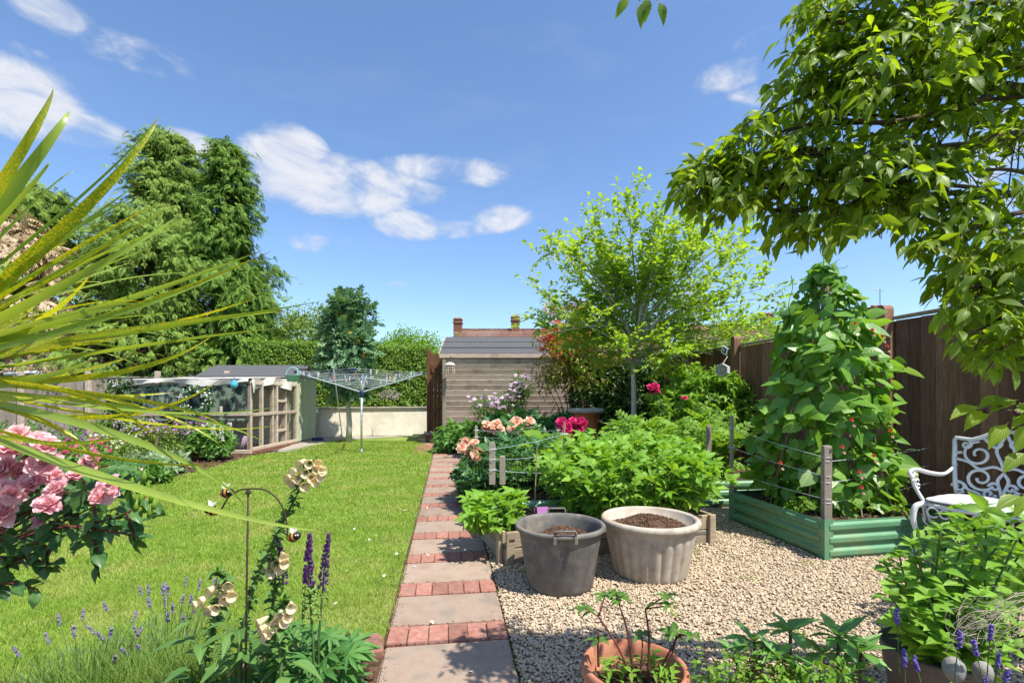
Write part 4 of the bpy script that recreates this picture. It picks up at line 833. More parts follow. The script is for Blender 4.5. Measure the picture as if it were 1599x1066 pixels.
def woody(t, base, fork, ends, rad0, mat, leaf, lmat, size, nsub=7, ntw=4, twl=.35, sub=.9, per=7, trunk=True, objs=0, cren=None, updir=.5, leafdroop=0.0, arch=.25, lrand=.5, spread=.6, okfn=None):
    mb = MB(); LP = []; LD = []
    if trunk:
        P = [base, base.lerp(fork,.5)+Vector((.02,0,0)), fork]; mt = MB().tube(bez(P, 6), list(np.linspace(rad0, rad0*.72, 13)), 10); mt.obj('trunk', mat, t, True)
    def twig(a, d, l, r, lv):
        if okfn and not okfn(a+d.normalized()*l): return None
        d = d.normalized(); side = d.cross(Vector((0,0,1))); 
        m = a+d*l*.5+Vector((random.uniform(-1,1), random.uniform(-1,1), random.uniform(-.3,1)))*l*.07; e = a+d*l+Vector((0,0,-leafdroop*l*.4))
        pts = bez([a,m,e], 3); mb.tube(pts, list(np.linspace(r, r*.4, len(pts))), 4 if r < .01 else 6, False)
        for i in range(lv):
            q = pts[min(int((i+.7)/lv*(len(pts)-1)+.5), len(pts)-1)]
            sd_ = side*(1 if i % 2 else -1) if side.length > .1 else Vector((1,0,0))
            LP.append(tuple(q)); LD.append(tuple((d*.6+sd_.normalized()*.7+Vector((random.gauss(0,lrand*.6),random.gauss(0,lrand*.6),random.gauss(0,lrand*.6)-leafdroop))).normalized()))
        LP.append(tuple(e)); LD.append(tuple((d+Vector((0,0,-leafdroop))).normalized()))
        return pts
    for (src, e) in ends:
        ctrl = src.lerp(e, .45)+Vector((0,0,arch*(e-src).length)); L = (e-src).length
        pts = bez([src, ctrl, e], 8); mb.tube(pts, list(np.linspace(rad0*.42, rad0*.07, len(pts))), 7)
        n = nsub
        for i in range(n):
            k = .22+.78*(i+random.random())/n; ix = min(int(k*(len(pts)-1)), len(pts)-2); a = pts[ix]; d = (pts[ix+1]-pts[ix]).normalized()
            dd = (d*.7+Vector((random.gauss(0,spread),random.gauss(0,spread),random.gauss(updir*.5,spread*.7)))).normalized(); l = sub*(1.1-.55*k)*random.uniform(.6,1.15)
            sp_ = twig(a, dd, l, rad0*.1, per)
            if sp_ is None: continue
            for j in range(ntw):
                b_ = sp_[random.randrange(1, len(sp_))]; d2 = (dd*.8+Vector((random.gauss(0,spread),random.gauss(0,spread),random.gauss(updir*.4,spread*.7)))).normalized(); twig(b_, d2, twl*random.uniform(.6,1.2), rad0*.05, per)
        twig(e, (e-ctrl), twl*.6, rad0*.06, per+2)
    mb.obj('branches', mat, t, True)
    LP = np.array(LP); LD = np.array(LD); n = len(LP); zd = np.array([0,0,1.])+RNG.normal(size=(n,3))*.45
    sz_ = RNG.uniform(size[0]*.8, size[1], n); M = mats(LP, LD, zd, np.stack([sz_*RNG.uniform(.65,1.15,n), sz_, sz_*RNG.uniform(.3,1.8,n)], 1))
    if cren is not None: M = M[cren(M)]
    if objs: pieces('leaf', 'foliage', leaf, M, lmat, t, objs)
    else: joined('foliage', leaf, M, lmat, t, True)
    return len(M)
yb = Vector((2.12,8.5,0)); yt = thing('young_tree', 'young pale barked tree with airy bright green crown before the brown fence', 'tree', yb)
fk = Vector((2.13,8.5,1.72)); ends = []
for (px, py) in [(838,395),(845,500),(870,425),(905,375),(955,365),(1005,375),(1050,350),(1100,365),(1130,390),(1160,420),(1185,455),(1175,500),(1120,540),(880,540),(960,560),(1060,570),(1080,440),(1000,430),(940,450),(1030,380),(1120,470),(900,480),(985,520),(1150,530),(835,440),(860,360),(850,530),(900,545),(930,400),(1080,365),(1165,390),(1195,470),(1090,500),(1060,520),(1010,470),(870,470),(1100,400),(920,560),(1035,560),(1140,560),(1000,360),(890,430)]:
    e = D(px, py, 8.5); e.y += random.uniform(-1.3,1.3); src = fk.lerp(Vector((2.25,8.5,3.1)), random.random()*.75); ends.append((src, e))
ends.append((fk, D(945,500,8.2))); MB().tube([fk, Vector((2.2,8.5,2.5)), Vector((2.25,8.5,3.6))], [.045,.035,.015], 8).obj('leader', m_bark, yt, True)
n_ = woody(yt, yb, fk, ends, .055, m_bark, leafT(.3,3,.25,.25,peak=.5), l_young, (.075,.12), 8, 5, .34, .66, 7, updir=.45, arch=.06, spread=.5); print('young leaves', n_)
# photinia
t, c, cl = bush('photinia_shrub', 'large shrub with red and orange young leaves at the shed corner', 'shrub', (1.5,10.9,1.8), (.9,.8,1.35), l_phg, LANCE, n=150, per=24, cr=.2, size=(.08,.13), droop=.3, lo=.55)
rc = cl[(cl[:, 2] > 2.05) & (cl[:, 0] < 1.7)]; joined('red_shoots', LANCE, fol(0, rc+[-.1,-.15,.12], .16, 26, .4, .5, .6, c, (.08,.13)), l_phr, t, True)
bush('photinia_shrub', 'trailing dark leaved shrub below the red topped photinia', 'shrub', (2.05,10.9,1.1), (.7,.5,.9), l_dark, SMALL, n=80, per=24, cr=.18, size=(.07,.11), droop=.4)
# clematis on the shed
t, c, cl = bush('clematis', 'lilac flowered clematis climbing the shed wall, upper clump', 'climber', (.2,11.9,1.35), (.28,.2,.36), l_potato, n=24, per=22, cr=.12, size=(.05,.08), zmin=-1)
blooms(t, 'flower', DAISY, p_lilac, [(.2+random.gauss(0,.17), 11.66+random.gauss(0,.05), 1.52+random.gauss(0,.13)) for _ in range(34)], .13)
t, c, cl = bush('clematis', 'lilac flowered clematis on the shed wall, lower spreading clump', 'climber', (-.45,11.8,.98), (.55,.25,.3), l_potato, n=34, per=22, cr=.12, size=(.05,.08), zmin=-1)
blooms(t, 'flower', DAISY, p_lilac, [(-.45+random.gauss(0,.3), 11.5+random.gauss(0,.05), 1.1+random.gauss(0,.1)) for _ in range(40)], .13)
# leafy border by the shed
bush('dahlia_plant', 'leafy bright green dahlia clump below the shed corner post', 'plant', (-1.15,10.7,.22), (.52,.5,.34), l_potato, SPROUT, n=60, per=9, cr=.14, size=(.13,.2), jit=.3, up=.7)
bush('peony_plant', 'dark green peony clump in the middle before the shed', 'plant', (.2,10.2,.32), (.8,.6,.42), l_peony, SPROUT, n=80, per=9, cr=.15, size=(.14,.22), jit=.3, up=.7)
bush('peony_plant', 'mid green leafy clump left of the dark peony', 'plant', (-.45,9.8,.26), (.55,.5,.34), l_potato, SPROUT, n=60, per=9, cr=.14, size=(.12,.2), jit=.3, up=.7)
bush('peony_plant', 'dark leafy clump right of the peony near the rust coloured pedestal', 'plant', (1.0,9.2,.35), (.6,.5,.4), l_peony, SPROUT, n=50, per=9, cr=.14, size=(.12,.2), jit=.3, up=.7)
# peach roses along the path
def rosebush(label, c, r, heads, mat, hs, tpl=ROSE, name='rose_bush', lm=l_rosel, n=50):
    t, cc, cl = bush(name, label, 'rose bush', c, r, lm, SPROUT, n=n, per=9, cr=.12, size=(.08,.13), jit=.5, up=.5); M = [tuple(h) for h in heads]; blooms(t, 'rose_bloom', tpl, mat, M, hs)
    mb = MB()
    for h in heads: h = Vector(h); b_ = Vector((c[0]+(h.x-c[0])*.3, c[1], .05)); mb.tube([b_, (b_+h)/2+Vector((.02,0,.05)), h-Vector((0,0,.02))], [.008,.006,.004], 5)
    mb.obj('canes', m_stem, t); return t
def heads(lst, d, j=.05): return [D(x, y, d)+Vector((0, random.uniform(-j, j), 0)) for x, y in lst]
rosebush('peach rose bush leaning over the brick path edge', (.0-.36,5.75,.25), (.26,.4,.3), heads([(729,690),(738,697),(722,700),(745,705),(752,706),(727,708),(737,716),(748,717),(735,722),(742,692),(738,729)], 5.5), p_peach, .12)
rosebush('peach rose bush in the bed with blooms left of centre', (-.12,6.7,.35), (.25,.3,.4), heads([(760,664),(768,668),(763,673),(776,663),(781,670),(757,669),(771,675)], 6.4), p_peach, .13)
rosebush('peach rose bush with the largest bloom cluster before the dark peony', (.2,6.6,.35), (.3,.3,.42), heads([(800,662),(807,659),(799,669),(809,668),(812,663),(804,674),(822,661),(827,659),(824,667)], 6.3), p_peach, .135)
rosebush('crimson rose bush blooming in front of the rust coloured pedestal', (.78,5.75,.38), (.22,.22,.36), heads([(881,663),(889,667),(896,659),(903,660),(897,667),(909,659),(914,663),(886,672),(905,667),(891,673),(878,661)], 5.6), p_mag, .14)
t = rosebush('bright green climbing rose bush with a few pink blooms by the fence', (3.0,7.6,.85), (.75,.6,.72), heads([(1016,606),(1023,604),(1019,611),(1071,623),(1030,665),(1026,612)], 6.95), p_mag, .12, lm=l_lime, n=170)
rosebush('leafy rose bush hanging over the path edge below the peach blooms', (-.32,5.35,.2), (.22,.4,.26), heads([(741,768-60),(744,712)], 5.4), p_peach, .1, n=40)
# pedestal
pb_ = Vector((1.32,8.6,0)); t = thing('garden_pedestal', 'rust coloured cylindrical pedestal with grey stone top', 'pedestal', pb_)
MB().lathe([(.22,0),(.22,.1),(.2,.12),(.2,.86),(.23,.88),(.23,.92)], pb_, 28).obj('column', PB('rusted_steel', [(.3,.09,.03),(.45,.16,.06)], 8, .8, .3), t, True); MB().lathe([(.01,.92),(.29,.92),(.32,.95),(.32,.985),(.29,1.0),(.01,1.005)], pb_, 28, fn=lambda a, z, r: 1+.02*math.sin(a*7)).obj('stone_top', m_gstone, t, True)
# ================================================================ RAISED BEDS
def corr(a, b, h, par, mat, nx=2, amp=.018, waves=3):
    a, b = Vector(a), Vector(b); d = (b-a).normalized(); nn = Vector((d.y,-d.x,0)); V = []; m = 42
    for i in range(nx+1):
        for j in range(m+1):
            k = j/m; ph = (k*waves) % 1; w_ = (min(max((.5-abs(ph-.5))*6-.9, 0), 1)) if .03 < k < .97 else 0
            p = a.lerp(b, i/nx)+nn*(amp*w_)+Vector((0,0,h*k)); V.append(tuple(p))
    F_ = [[i*(m+1)+j, (i+1)*(m+1)+j, (i+1)*(m+1)+j+1, i*(m+1)+j+1] for i in range(nx) for j in range(m)]
    o = MB().add(V, F_).obj('side_panel', mat, par)
    mm = o.modifiers.new('thickness', 'SOLIDIFY'); mm.thickness = .003; return o
def gbed(name, label, pts, h, mat, soilz=.05, amp=.018):
    pts = [Vector(p) for p in pts]; c = sum(pts, Vector())/len(pts); t = thing(name, label, 'raised bed', c); n = len(pts)
    for i in range(n):
        a, b = pts[i], pts[(i+1) % n]; corr(a+(b-a).normalized()*.03, b-(b-a).normalized()*.03, h, t, mat, amp=amp)
        a0 = pts[i-1]; d1 = (a0-a).normalized(); d2 = (b-a).normalized(); o1 = (a-c).normalized()*.012
        mb = MB(); w_ = .075
        V = [a+d1*w_+o1*1.2, a+o1*2.2, a+d2*w_+o1*1.2]; V2 = V+[v+Vector((0,0,h+.012)) for v in V]; mb.add(V2, [[0,1,4,3],[1,2,5,4]]); o = mb.obj('corner_plate', mat, t); mm = o.modifiers.new('thickness', 'SOLIDIFY'); mm.thickness = .003
        for zz in (.25,.75):
            q = (V[0]+V[1])/2+Vector((0,0,h*zz)); MB().add([tuple(q+o1*.5+Vector(IV[k])*.006) for k in range(12)], IF).obj('bolt', m_alu, t)
    MB().poly([p.lerp(c, .03)+Vector((0,0,h-soilz)) for p in pts]).obj('bed_soil', m_soil, t)
    return t
gb = gbed('green_raised_bed', 'green corrugated metal raised bed holding the climbing bean tower', [W(2.78,3.26), W(3.95,3.34), W(3.98,4.5), W(2.76,4.42)], .29, m_green)
gb2 = gbed('green_raised_bed', 'shaded green corrugated bed behind the raspberries by the fence', [W(1.75,4.98), W(4.1,4.98), W(4.1,6.1), W(1.75,6.1)], .29, m_green)
gb3 = gbed('green_raised_bed', 'pale green metal trough behind the left raspberry plant', [W(.42,4.35), W(1.62,4.35), W(1.62,5.6), W(.42,5.6)], .27, m_greenp, .06)
for (c_, r_) in ((W(3.37,3.88), (.56,.54)), (W(2.9,5.5),(1.1,.5)), (W(1.0,5.0),(.55,.55))):
    n = 900; P = np.stack([c_.x+RNG.uniform(-1,1,n)*r_[0]*.95, c_.y+RNG.uniform(-1,1,n)*r_[1]*.95, np.full(n, .245)], 1); s_ = RNG.uniform(.006,.022,n)
    o = joined('soil_crumbs', T(IV,IF,None,False), mats(P, rv3(n), [0,0,1], s_), m_soil, None, True); tag(o, 'dark soil crumbs spread on top of a green raised bed', 'soil', 'crumbly soil in the raised beds')
# stakes and wires
def stake(px, py0, py1, d, label, wd=.045, mat=m_clapold, th=.03, name='wooden_stake', tilt=0):
    a = D(px, py1, d); b_ = D(px, py0, d); b_ = Vector((a.x+tilt, a.y, b_.z)); a.z = max(a.z, 0)
    t = thing(name, label, 'stake', (a.x,a.y,a.z)); beam('shaft', mat, t, a, b_, wd, th, .003); bx('stake_head', mat, t, b_+Vector((0,0,.004)), (wd*.92,th*.92,.008), 0, .002); return a, b_
s1 = stake(1291,697,815,3.72,'short square wooden stake at the front corner of the bean bed', .062, th=.045)
s2 = stake(1464,678,775,4.75,'thin grey wooden stake behind the left arm of the white chair', .045, tilt=-.02)
s3 = stake(1143,650,772,4.72,'thin grey stake at the far left corner of the bean bed', .03)
s4 = stake(1107,665,745,5.1,'wooden stake rising behind the raspberry leaves on their right', .05)
s5 = stake(769,692,756,4.3,'weathered square stake nearest the path beside the peach roses', .055)
s6 = stake(785,713,756,4.1,'shorter weathered stake just right of the one by the path', .05)
s7 = stake(744,665,700,6.2,'thin far stake among the peach rose blooms', .035)
s8 = stake(872,665,700,5.8,'pale split stake beside the crimson roses', .04, m_timber)
s9 = stake(877,660,780,4.35,'thin bamboo cane standing left of the raspberry leaves', .014, m_timber, .014, 'bamboo_cane', .03)
s10 = stake(835,700,800,4.1,'thin brown cane supporting the tomato stem', .01, m_timber, .01, 'bamboo_cane', .02)
def wires(a, b, fr, label, r=.0022):
    t = thing('support_wires', label, 'wire', a[0])
    for k in fr:
        p, q = a[0].lerp(a[1], k), b[0].lerp(b[1], k); m_ = (p+q)/2-Vector((0,0,.012)); MB().tube(bez([p, m_, q], 6), r, 4, False).obj('strand', m_cord, t)
        for e in (p, q): MB().tube([e+Vector((.036*math.cos(x), .028*math.sin(x), .004*x/3)) for x in np.linspace(0, 9, 14)], .002, 3, False).obj('strand_knot', m_cord, t)
wires(s1, s2, (.25,.52,.8), 'three strings running from the corner stake towards the white chair')
wires(s3, s1, (.3,.6,.85), 'three strings along the left side of the bean bed')
wires(s5, s9, (.35,.6,.85), 'strings strung right of the stakes by the path'); wires(s7, s8, (.5,.8), 'far strings behind the peach roses')
# timber planter
A, B = G(789,882), G(1113,847); dirx = (B-A).normalized(); diry = Vector((-dirx.y, dirx.x, 0)); L = (B-A).length; ang = math.atan2(dirx.y, dirx.x)
tp_ = thing('timber_planter', 'rough timber plank planter holding the raspberry plants', 'planter', A)
R_ = Matrix.Rotation(ang, 3, 'Z')
def pw(x, y, z): return A+dirx*x+diry*y+Vector((0,0,z))
for i, (z, h_) in enumerate(((.06,.115),(.18,.115))):
    bx('plank', m_timber, tp_, pw(L/2+.02*i, 0, z), (L-.03*i, .03, h_), ang, .005); bx('plank', m_timber, tp_, pw(L/2, 1.05, z), (L, .03, h_), ang, .005)
    for x in (0.0, L): bx('plank', m_timber, tp_, pw(x, .525, z), (.03, 1.0, h_), ang, .005)
for x in (.03, L-.03, .6, 1.25): bx('corner_batten', m_timber, tp_, pw(x, -.03, .12), (.06, .03, .25), ang, .004)
bx('corner_batten', m_timber, tp_, pw(-.03, .05, .12), (.03,.07,.25), ang, .004)
MB().box(pw(L-.25,-.017,.095), (.5,.003,.018), R_).obj('metal_strap', m_wire, tp_); bx('bolt_plate', m_iron, tp_, pw(.04,-.047,.19), (.04,.006,.012), ang, .001)
MB().poly([pw(.02,.02,.2), pw(L-.02,.02,.2), pw(L-.02,1.03,.2), pw(.02,1.03,.2)]).obj('planter_soil', m_soil, tp_)
# raspberries
def canes(name, label, c, r, n, mat, tpl, size, objs, zmin=.25, per=6, ztop=None, dr=.5, cat='plant', stem=m_stem):
    t = thing(name, label, cat, (c[0], c[1], .2)); mb = MB(); LP = []; LD = []
    for i in range(n):
        q = (random.uniform(-1,1), random.uniform(-1,1)); 
        if q[0]**2+q[1]**2 > 1: continue
        b_ = Vector((c[0]+q[0]*r[0]*.8, c[1]+q[1]*r[1]*.8, .18)); hh = zmin+(r[2]-zmin)*random.uniform(.45,1.05)*math.sqrt(max(1-.75*(q[0]**2+q[1]**2), .05))
        e = Vector((b_.x+q[0]*r[0]*.35, b_.y+q[1]*r[1]*.3, hh)); pts = bez([b_, (b_+e)/2+Vector((0,0,.05)), e], 4); mb.tube(pts, [.006]*4+[.004]*5, 4, False)
        for k in range(per):
            p = pts[max(1, int(len(pts)*(k+1.5)/(per+1.5)))-1 if k < per-1 else -1]; a_ = 2.4*k+random.random()*1.5
            LP.append(tuple(p)); LD.append((math.cos(a_), math.sin(a_), random.uniform(-.1,.6)))
        for a_ in np.linspace(0, 5, 3): LP.append(tuple(e)); LD.append((math.cos(a_)*.6, math.sin(a_)*.6, .5))
    mb.obj('canes', stem, t, kind='stuff'); LP = np.array(LP); LD = np.array(LD); n_ = len(LP)
    M = mats(LP, LD, np.array([0,-.25,1])+RNG.normal(size=(n_,3))*.35, RNG.uniform(size[0], size[1], n_)); M[:, :3, 3] += RNG.normal(size=(n_,3))*.02
    pieces('leaf', 'foliage', tpl, M, mat, t, objs); return t
pc = pw(L*.62, .55, 0)
canes('raspberry_plant', 'dense bright green raspberry bush filling the timber planter', (pc.x+.18,pc.y-.04,0), (.72,.56,.84), 210, l_rasp, TRI, (.12,.19), 300, .35, 6)
pc2 = pw(.05,.5,0); canes('raspberry_plant', 'small raspberry plant spilling over the left end of the planter', (pc2.x+.0,pc2.y-.28,0), (.2,.22,.46), 34, l_rasp, TRI, (.11,.17), 120, .25, 5)
pc3 = pw(.6,1.15,0); canes('tomato_plant', 'thin straggly plant with narrow leaves tied to canes left of the raspberries', (pc3.x-.15,pc3.y+.1,0), (.35,.3,.85), 16, l_peony, PINN, (.12,.2), 60, .4, 4)
canes('chard_plant', 'large pale lime leaved plant behind the bamboo cane', (.42,5.3,0), (.24,.2,.75), 26, l_lime, leafT(.35,6,.3,.4), (.2,.3), 90, .4, 2)
q_ = W(2.75,5.55); canes('potato_plant', 'light green leafy potato plants behind the bean bed stakes', (q_.x,q_.y,0), (.8,.45,.95), 80, l_lime, PINN, (.16,.24), 150, .4, 5)
canes('potato_plant', 'dark straggly vegetable plants in the pale green trough', (W(1.0,5.0).x,W(1.0,5.0).y,0), (.5,.45,.6), 30, l_potato, PINN, (.12,.2), 80, .35, 4)
bush('leafy_groundcover', 'mixed low green foliage between the raspberry planter and the young tree', 'plant', (1.9,6.8,.3), (.8,.6,.45), l_potato, SPROUT, n=70, per=9, cr=.14, size=(.1,.16))
bush('leafy_groundcover', 'mixed low foliage in the bed under the peach roses', 'plant', (.15,6.2,.18), (.6,.7,.22), l_potato, SPROUT, n=60, per=9, cr=.12, size=(.08,.13))
lb_ = G(838,796,.1); t = thing('plant_label', 'pink and purple printed plant label stuck in the planter', 'plant label', lb_); bx('card', p_mauve, t, D(848,797,3.75), (.09,.004,.06), .2, .0, rx=-.4); bx('spike', m_white, t, D(848,806,3.76), (.012,.004,.1), .2, .0)
# bean tower
bc = W(3.36,3.93); bt = thing('runner_bean_plant', 'tall tower of runner beans with big heart shaped leaves and scarlet flowers', 'climbing plant', (bc.x,bc.y,.25))
prof = [(.25,.46),(.46,.53),(1.03,.52),(1.55,.43),(1.9,.31),(2.12,.19),(2.3,.1),(2.42,.03)]
def rp(z): return np.interp(z, [p[0] for p in prof], [p[1] for p in prof])
mb = MB()
for k in range(8):
    a = k*math.pi/4; mb.tube([(bc.x+.5*math.cos(a), bc.y+.45*math.sin(a), .25), (bc.x+.03*math.cos(a+3), bc.y+.03*math.sin(a+3), 2.38)], .008, 6)
mb.obj('cane_wigwam', m_timber, bt)
mb = MB()
for k in range(16):
    a0 = k*.4; pts = [(bc.x+rp(z)*.72*math.cos(a0+z*2.2), bc.y+rp(z)*.62*math.sin(a0+z*2.2), z) for z in np.linspace(.26, 2.3, 26)]; mb.tube(pts, .004, 4, False)
for (dx, zt) in ((-.03,2.5),(.08,2.42),(.15,2.36)): mb.tube(bez([(bc.x,bc.y,2.2),(bc.x+dx*.5,bc.y,2.35),(bc.x+dx,bc.y-.02,zt),(bc.x+dx+.05,bc.y,zt+.03)], 5), .003, 4)
mb.tube(bez([D(1370,737,4.3),D(1400,715,4.2),D(1418,702,4.15),D(1437,703,4.15)], 5), .003, 4); mb.tube(bez([D(1245,520,4.3),D(1232,480,4.2),D(1238,450,4.2),D(1236,430,4.2)], 5), .003, 4)
mb.obj('twining_stems', m_stem, bt)
def beanM(n, smin, smax, lo=.8, hi=1.08):
    z = .27+2.1*RNG.uniform(0, 1, n)**1.15; a = RNG.uniform(0, 2*np.pi, n); r = np.array([rp(q) for q in z])*RNG.uniform(lo, hi, n)*(1+.08*np.sin(a*4+z*6))
    o = np.stack([np.cos(a), np.sin(a), 0*a], 1); r = r*(1+.14*np.sin(z*8+a*2)*(np.cos(a*3+z*3))); P = np.stack([bc.x+r*np.cos(a), bc.y+r*np.sin(a)*.9, z+.05], 1)
    t_ = np.stack([-np.sin(a), np.cos(a), 0*a], 1); yd = np.array([0,0,-.5])+o*.45+t_*RNG.normal(size=(n,1))*.7+RNG.normal(size=(n,3))*.35; zd = o*.7+[0,0,.8]+RNG.normal(size=(n,3))*.5
    return mats(P, yd, zd, RNG.uniform(smin, smax, n)*(1-.3*(z > 2.0)))
pieces('leaf', 'foliage', HEART, np.concatenate([beanM(660,.085,.195), beanM(300,.1,.17,.4,.8)]), l_bean, bt, 285); 
for M in beanM(16,.16,.2,1.0,1.12): link(bpy.data.objects.new('pale_leaf', HEART.mesh('pale_leaf', l_beans)), bt, Matrix(M.tolist()))
for (px, py) in [(1219,722),(1315,697),(1364,711),(1342,736),(1390,672),(1378,525),(1335,505),(1385,540),(1362,515),(1330,655),(1345,760)]:
    p = D(px, py, 3.62 if py > 560 else 3.8); fl = bpy.data.objects.new('bean_flower', txf(ROSE2, Matrix.Scale(1, 4)).mesh('bean_flower', p_scar)); 
    M = mats([p], [0,0,1], [0,-1,.2], .032)[0]; link(fl, bt, Matrix(M.tolist())); 
    M = mats([p+Vector((.01,-.01,-.045))], [0,0,1], [0,-1,.2], .024)[0]; link(bpy.data.objects.new('bean_flower', ROSE2.mesh('bean_flower_pale', p_peach)), bt, Matrix(M.tolist()))
bush('trailing_leaves', 'low leafy seedlings at the foot of the bean tower', 'plant', (bc.x-.1,bc.y-.35,.3), (.45,.16,.1), l_lime, n=26, per=14, cr=.06, size=(.04,.07))
# ================================================================ TUBS AND POTS
def lumpysoil(par, c, r, z, dz, n=700, mat=m_compost, name='compost'):
    V = [(c[0], c[1], z+dz)]; m = 28; rings = 6
    for i in range(1, rings+1):
        for k in range(m): a = 2*math.pi*k/m; q = i/rings; V.append((c[0]+r*q*math.cos(a), c[1]+r*q*math.sin(a), z+dz*(1-q*q)+.01*math.sin(a*3+q*5)+random.uniform(-.004,.004)))
    F_ = [[0, 1+k, 1+(k+1) % m] for k in range(m)]+[[1+(i*m)+k, 1+(i+1)*m+k, 1+(i+1)*m+(k+1) % m, 1+i*m+(k+1) % m] for i in range(rings-1) for k in range(m)]
    o = MB().add(V, F_).obj(name, mat, par, True); rr = r*RNG.uniform(0,1,n)**.5*.98; a = RNG.uniform(0,6.28,n); q = rr/r
    P = np.stack([c[0]+rr*np.cos(a), c[1]+rr*np.sin(a), z+dz*(1-q*q)+.012*np.sin(a*3+q*5)], 1)
    joined('compost_crumbs', T(IV*RNG.uniform(.8,1.2,IV.shape),IF,None,False), mats(P, rv3(n), rv3(n), RNG.uniform(.003,.010,n)), mat, par, True)
tc_ = Vector((.31,3.12,0)); t = thing('black_tub', 'dark grey round plastic tub with two handles half filled with compost', 'tub', tc_)
MB().lathe([(.01,0),(.195,0),(.205,.012),(.212,.03),(.262,.345),(.268,.365),(.285,.37),(.29,.378),(.29,.392),(.285,.4),(.272,.402),(.262,.395),(.255,.37),(.215,.12),(.01,.1)], tc_, 64).obj('tub_wall', m_tub, t, True); autosmooth(t.children[0], 50)
for s in (-1, 1):
    yy = tc_.y+s*.278; MB().tube([(tc_.x+.005-.06,yy,.375),(tc_.x+.005-.06,yy+s*.012,.42),(tc_.x-.055+.005,yy+s*.014,.428),(tc_.x+.055+.005,yy+s*.014,.428),(tc_.x+.065,yy+s*.012,.42),(tc_.x+.065,yy,.375)], .0065, 8).obj('handle', m_tub, t, True)
    for dx in (-.06,.065): MB().box((tc_.x+dx,tc_.y+s*.292,.372), (.022,.014,.045), None, .003).obj('handle_mount', m_tub, t)
lumpysoil(t, (tc_.x+.02,tc_.y+.02), .24, .285, .06)
pc_ = Vector((.955,3.35,0)); t = thing('fluted_pot', 'large stone coloured pot with fluted sides beside the dark tub', 'pot', pc_)
def flute(a, z, r):
    if z > .3 or r < .15: return 1
    k = min(max((.3-z)/.03, 0), 1)*min(max(z/.02, 0), 1); s = abs(math.sin(a*12)); gate = 1 if (math.floor(a/(math.pi/12)) % 2 == 0) else .75
    return 1+.045*k*(s**.7-.5)
MB().lathe([(.01,0),(.235,0),(.24,.01)]+[(.24+.058*z/.3, z) for z in np.linspace(.02,.29,16)]+[(.302,.3),(.303,.325),(.308,.335),(.322,.338),(.332,.35),(.335,.362),(.33,.378),(.32,.386),(.305,.387),(.292,.375),(.285,.3),(.01,.28)], pc_, 192, flute).obj('pot_wall', m_pot, t, True)
lumpysoil(t, (pc_.x,pc_.y), .283, .315, .055, 900)
# ================================================================ CHAIR
CH0 = W(3.86, 3.02); cr_ = GROT-.03+math.pi*.0
cm_ = Matrix.Translation(CH0) @ Matrix.Rotation(-math.pi/2+cr_+.34, 4, 'Z')       # local x across the seat, -y forward
ch = thing('garden_chair', 'white painted scrolled metal garden chair with a grey seat cushion', 'chair', CH0)
def cw(mb): mb.V = [tuple(cm_@Vector(v)) for v in mb.V]; return mb
def spiral(cx, cz, r, a0, turns, y=0, sg=1, n=22): return [(cx+r*(1-.8*k/n)*math.cos(a0+sg*2*math.pi*turns*k/n), y, cz+r*(1-.8*k/n)*math.sin(a0+sg*2*math.pi*turns*k/n)) for k in range(n+1)]
yb_ = .24
def back(pts, r=.0095, y=None): return MB().tube([(p[0], yb_+.18*(p[-1]-.42) if True else 0, p[-1]) for p in pts], r, 8, flat=1.3)
def cobj(mb, name, mat=m_white): return cw(mb).obj(name, mat, ch, True)
def mir(pts): return [(-p[0],)+tuple(p[1:]) for p in pts]
hw, z0, z1 = .29, .42, .93
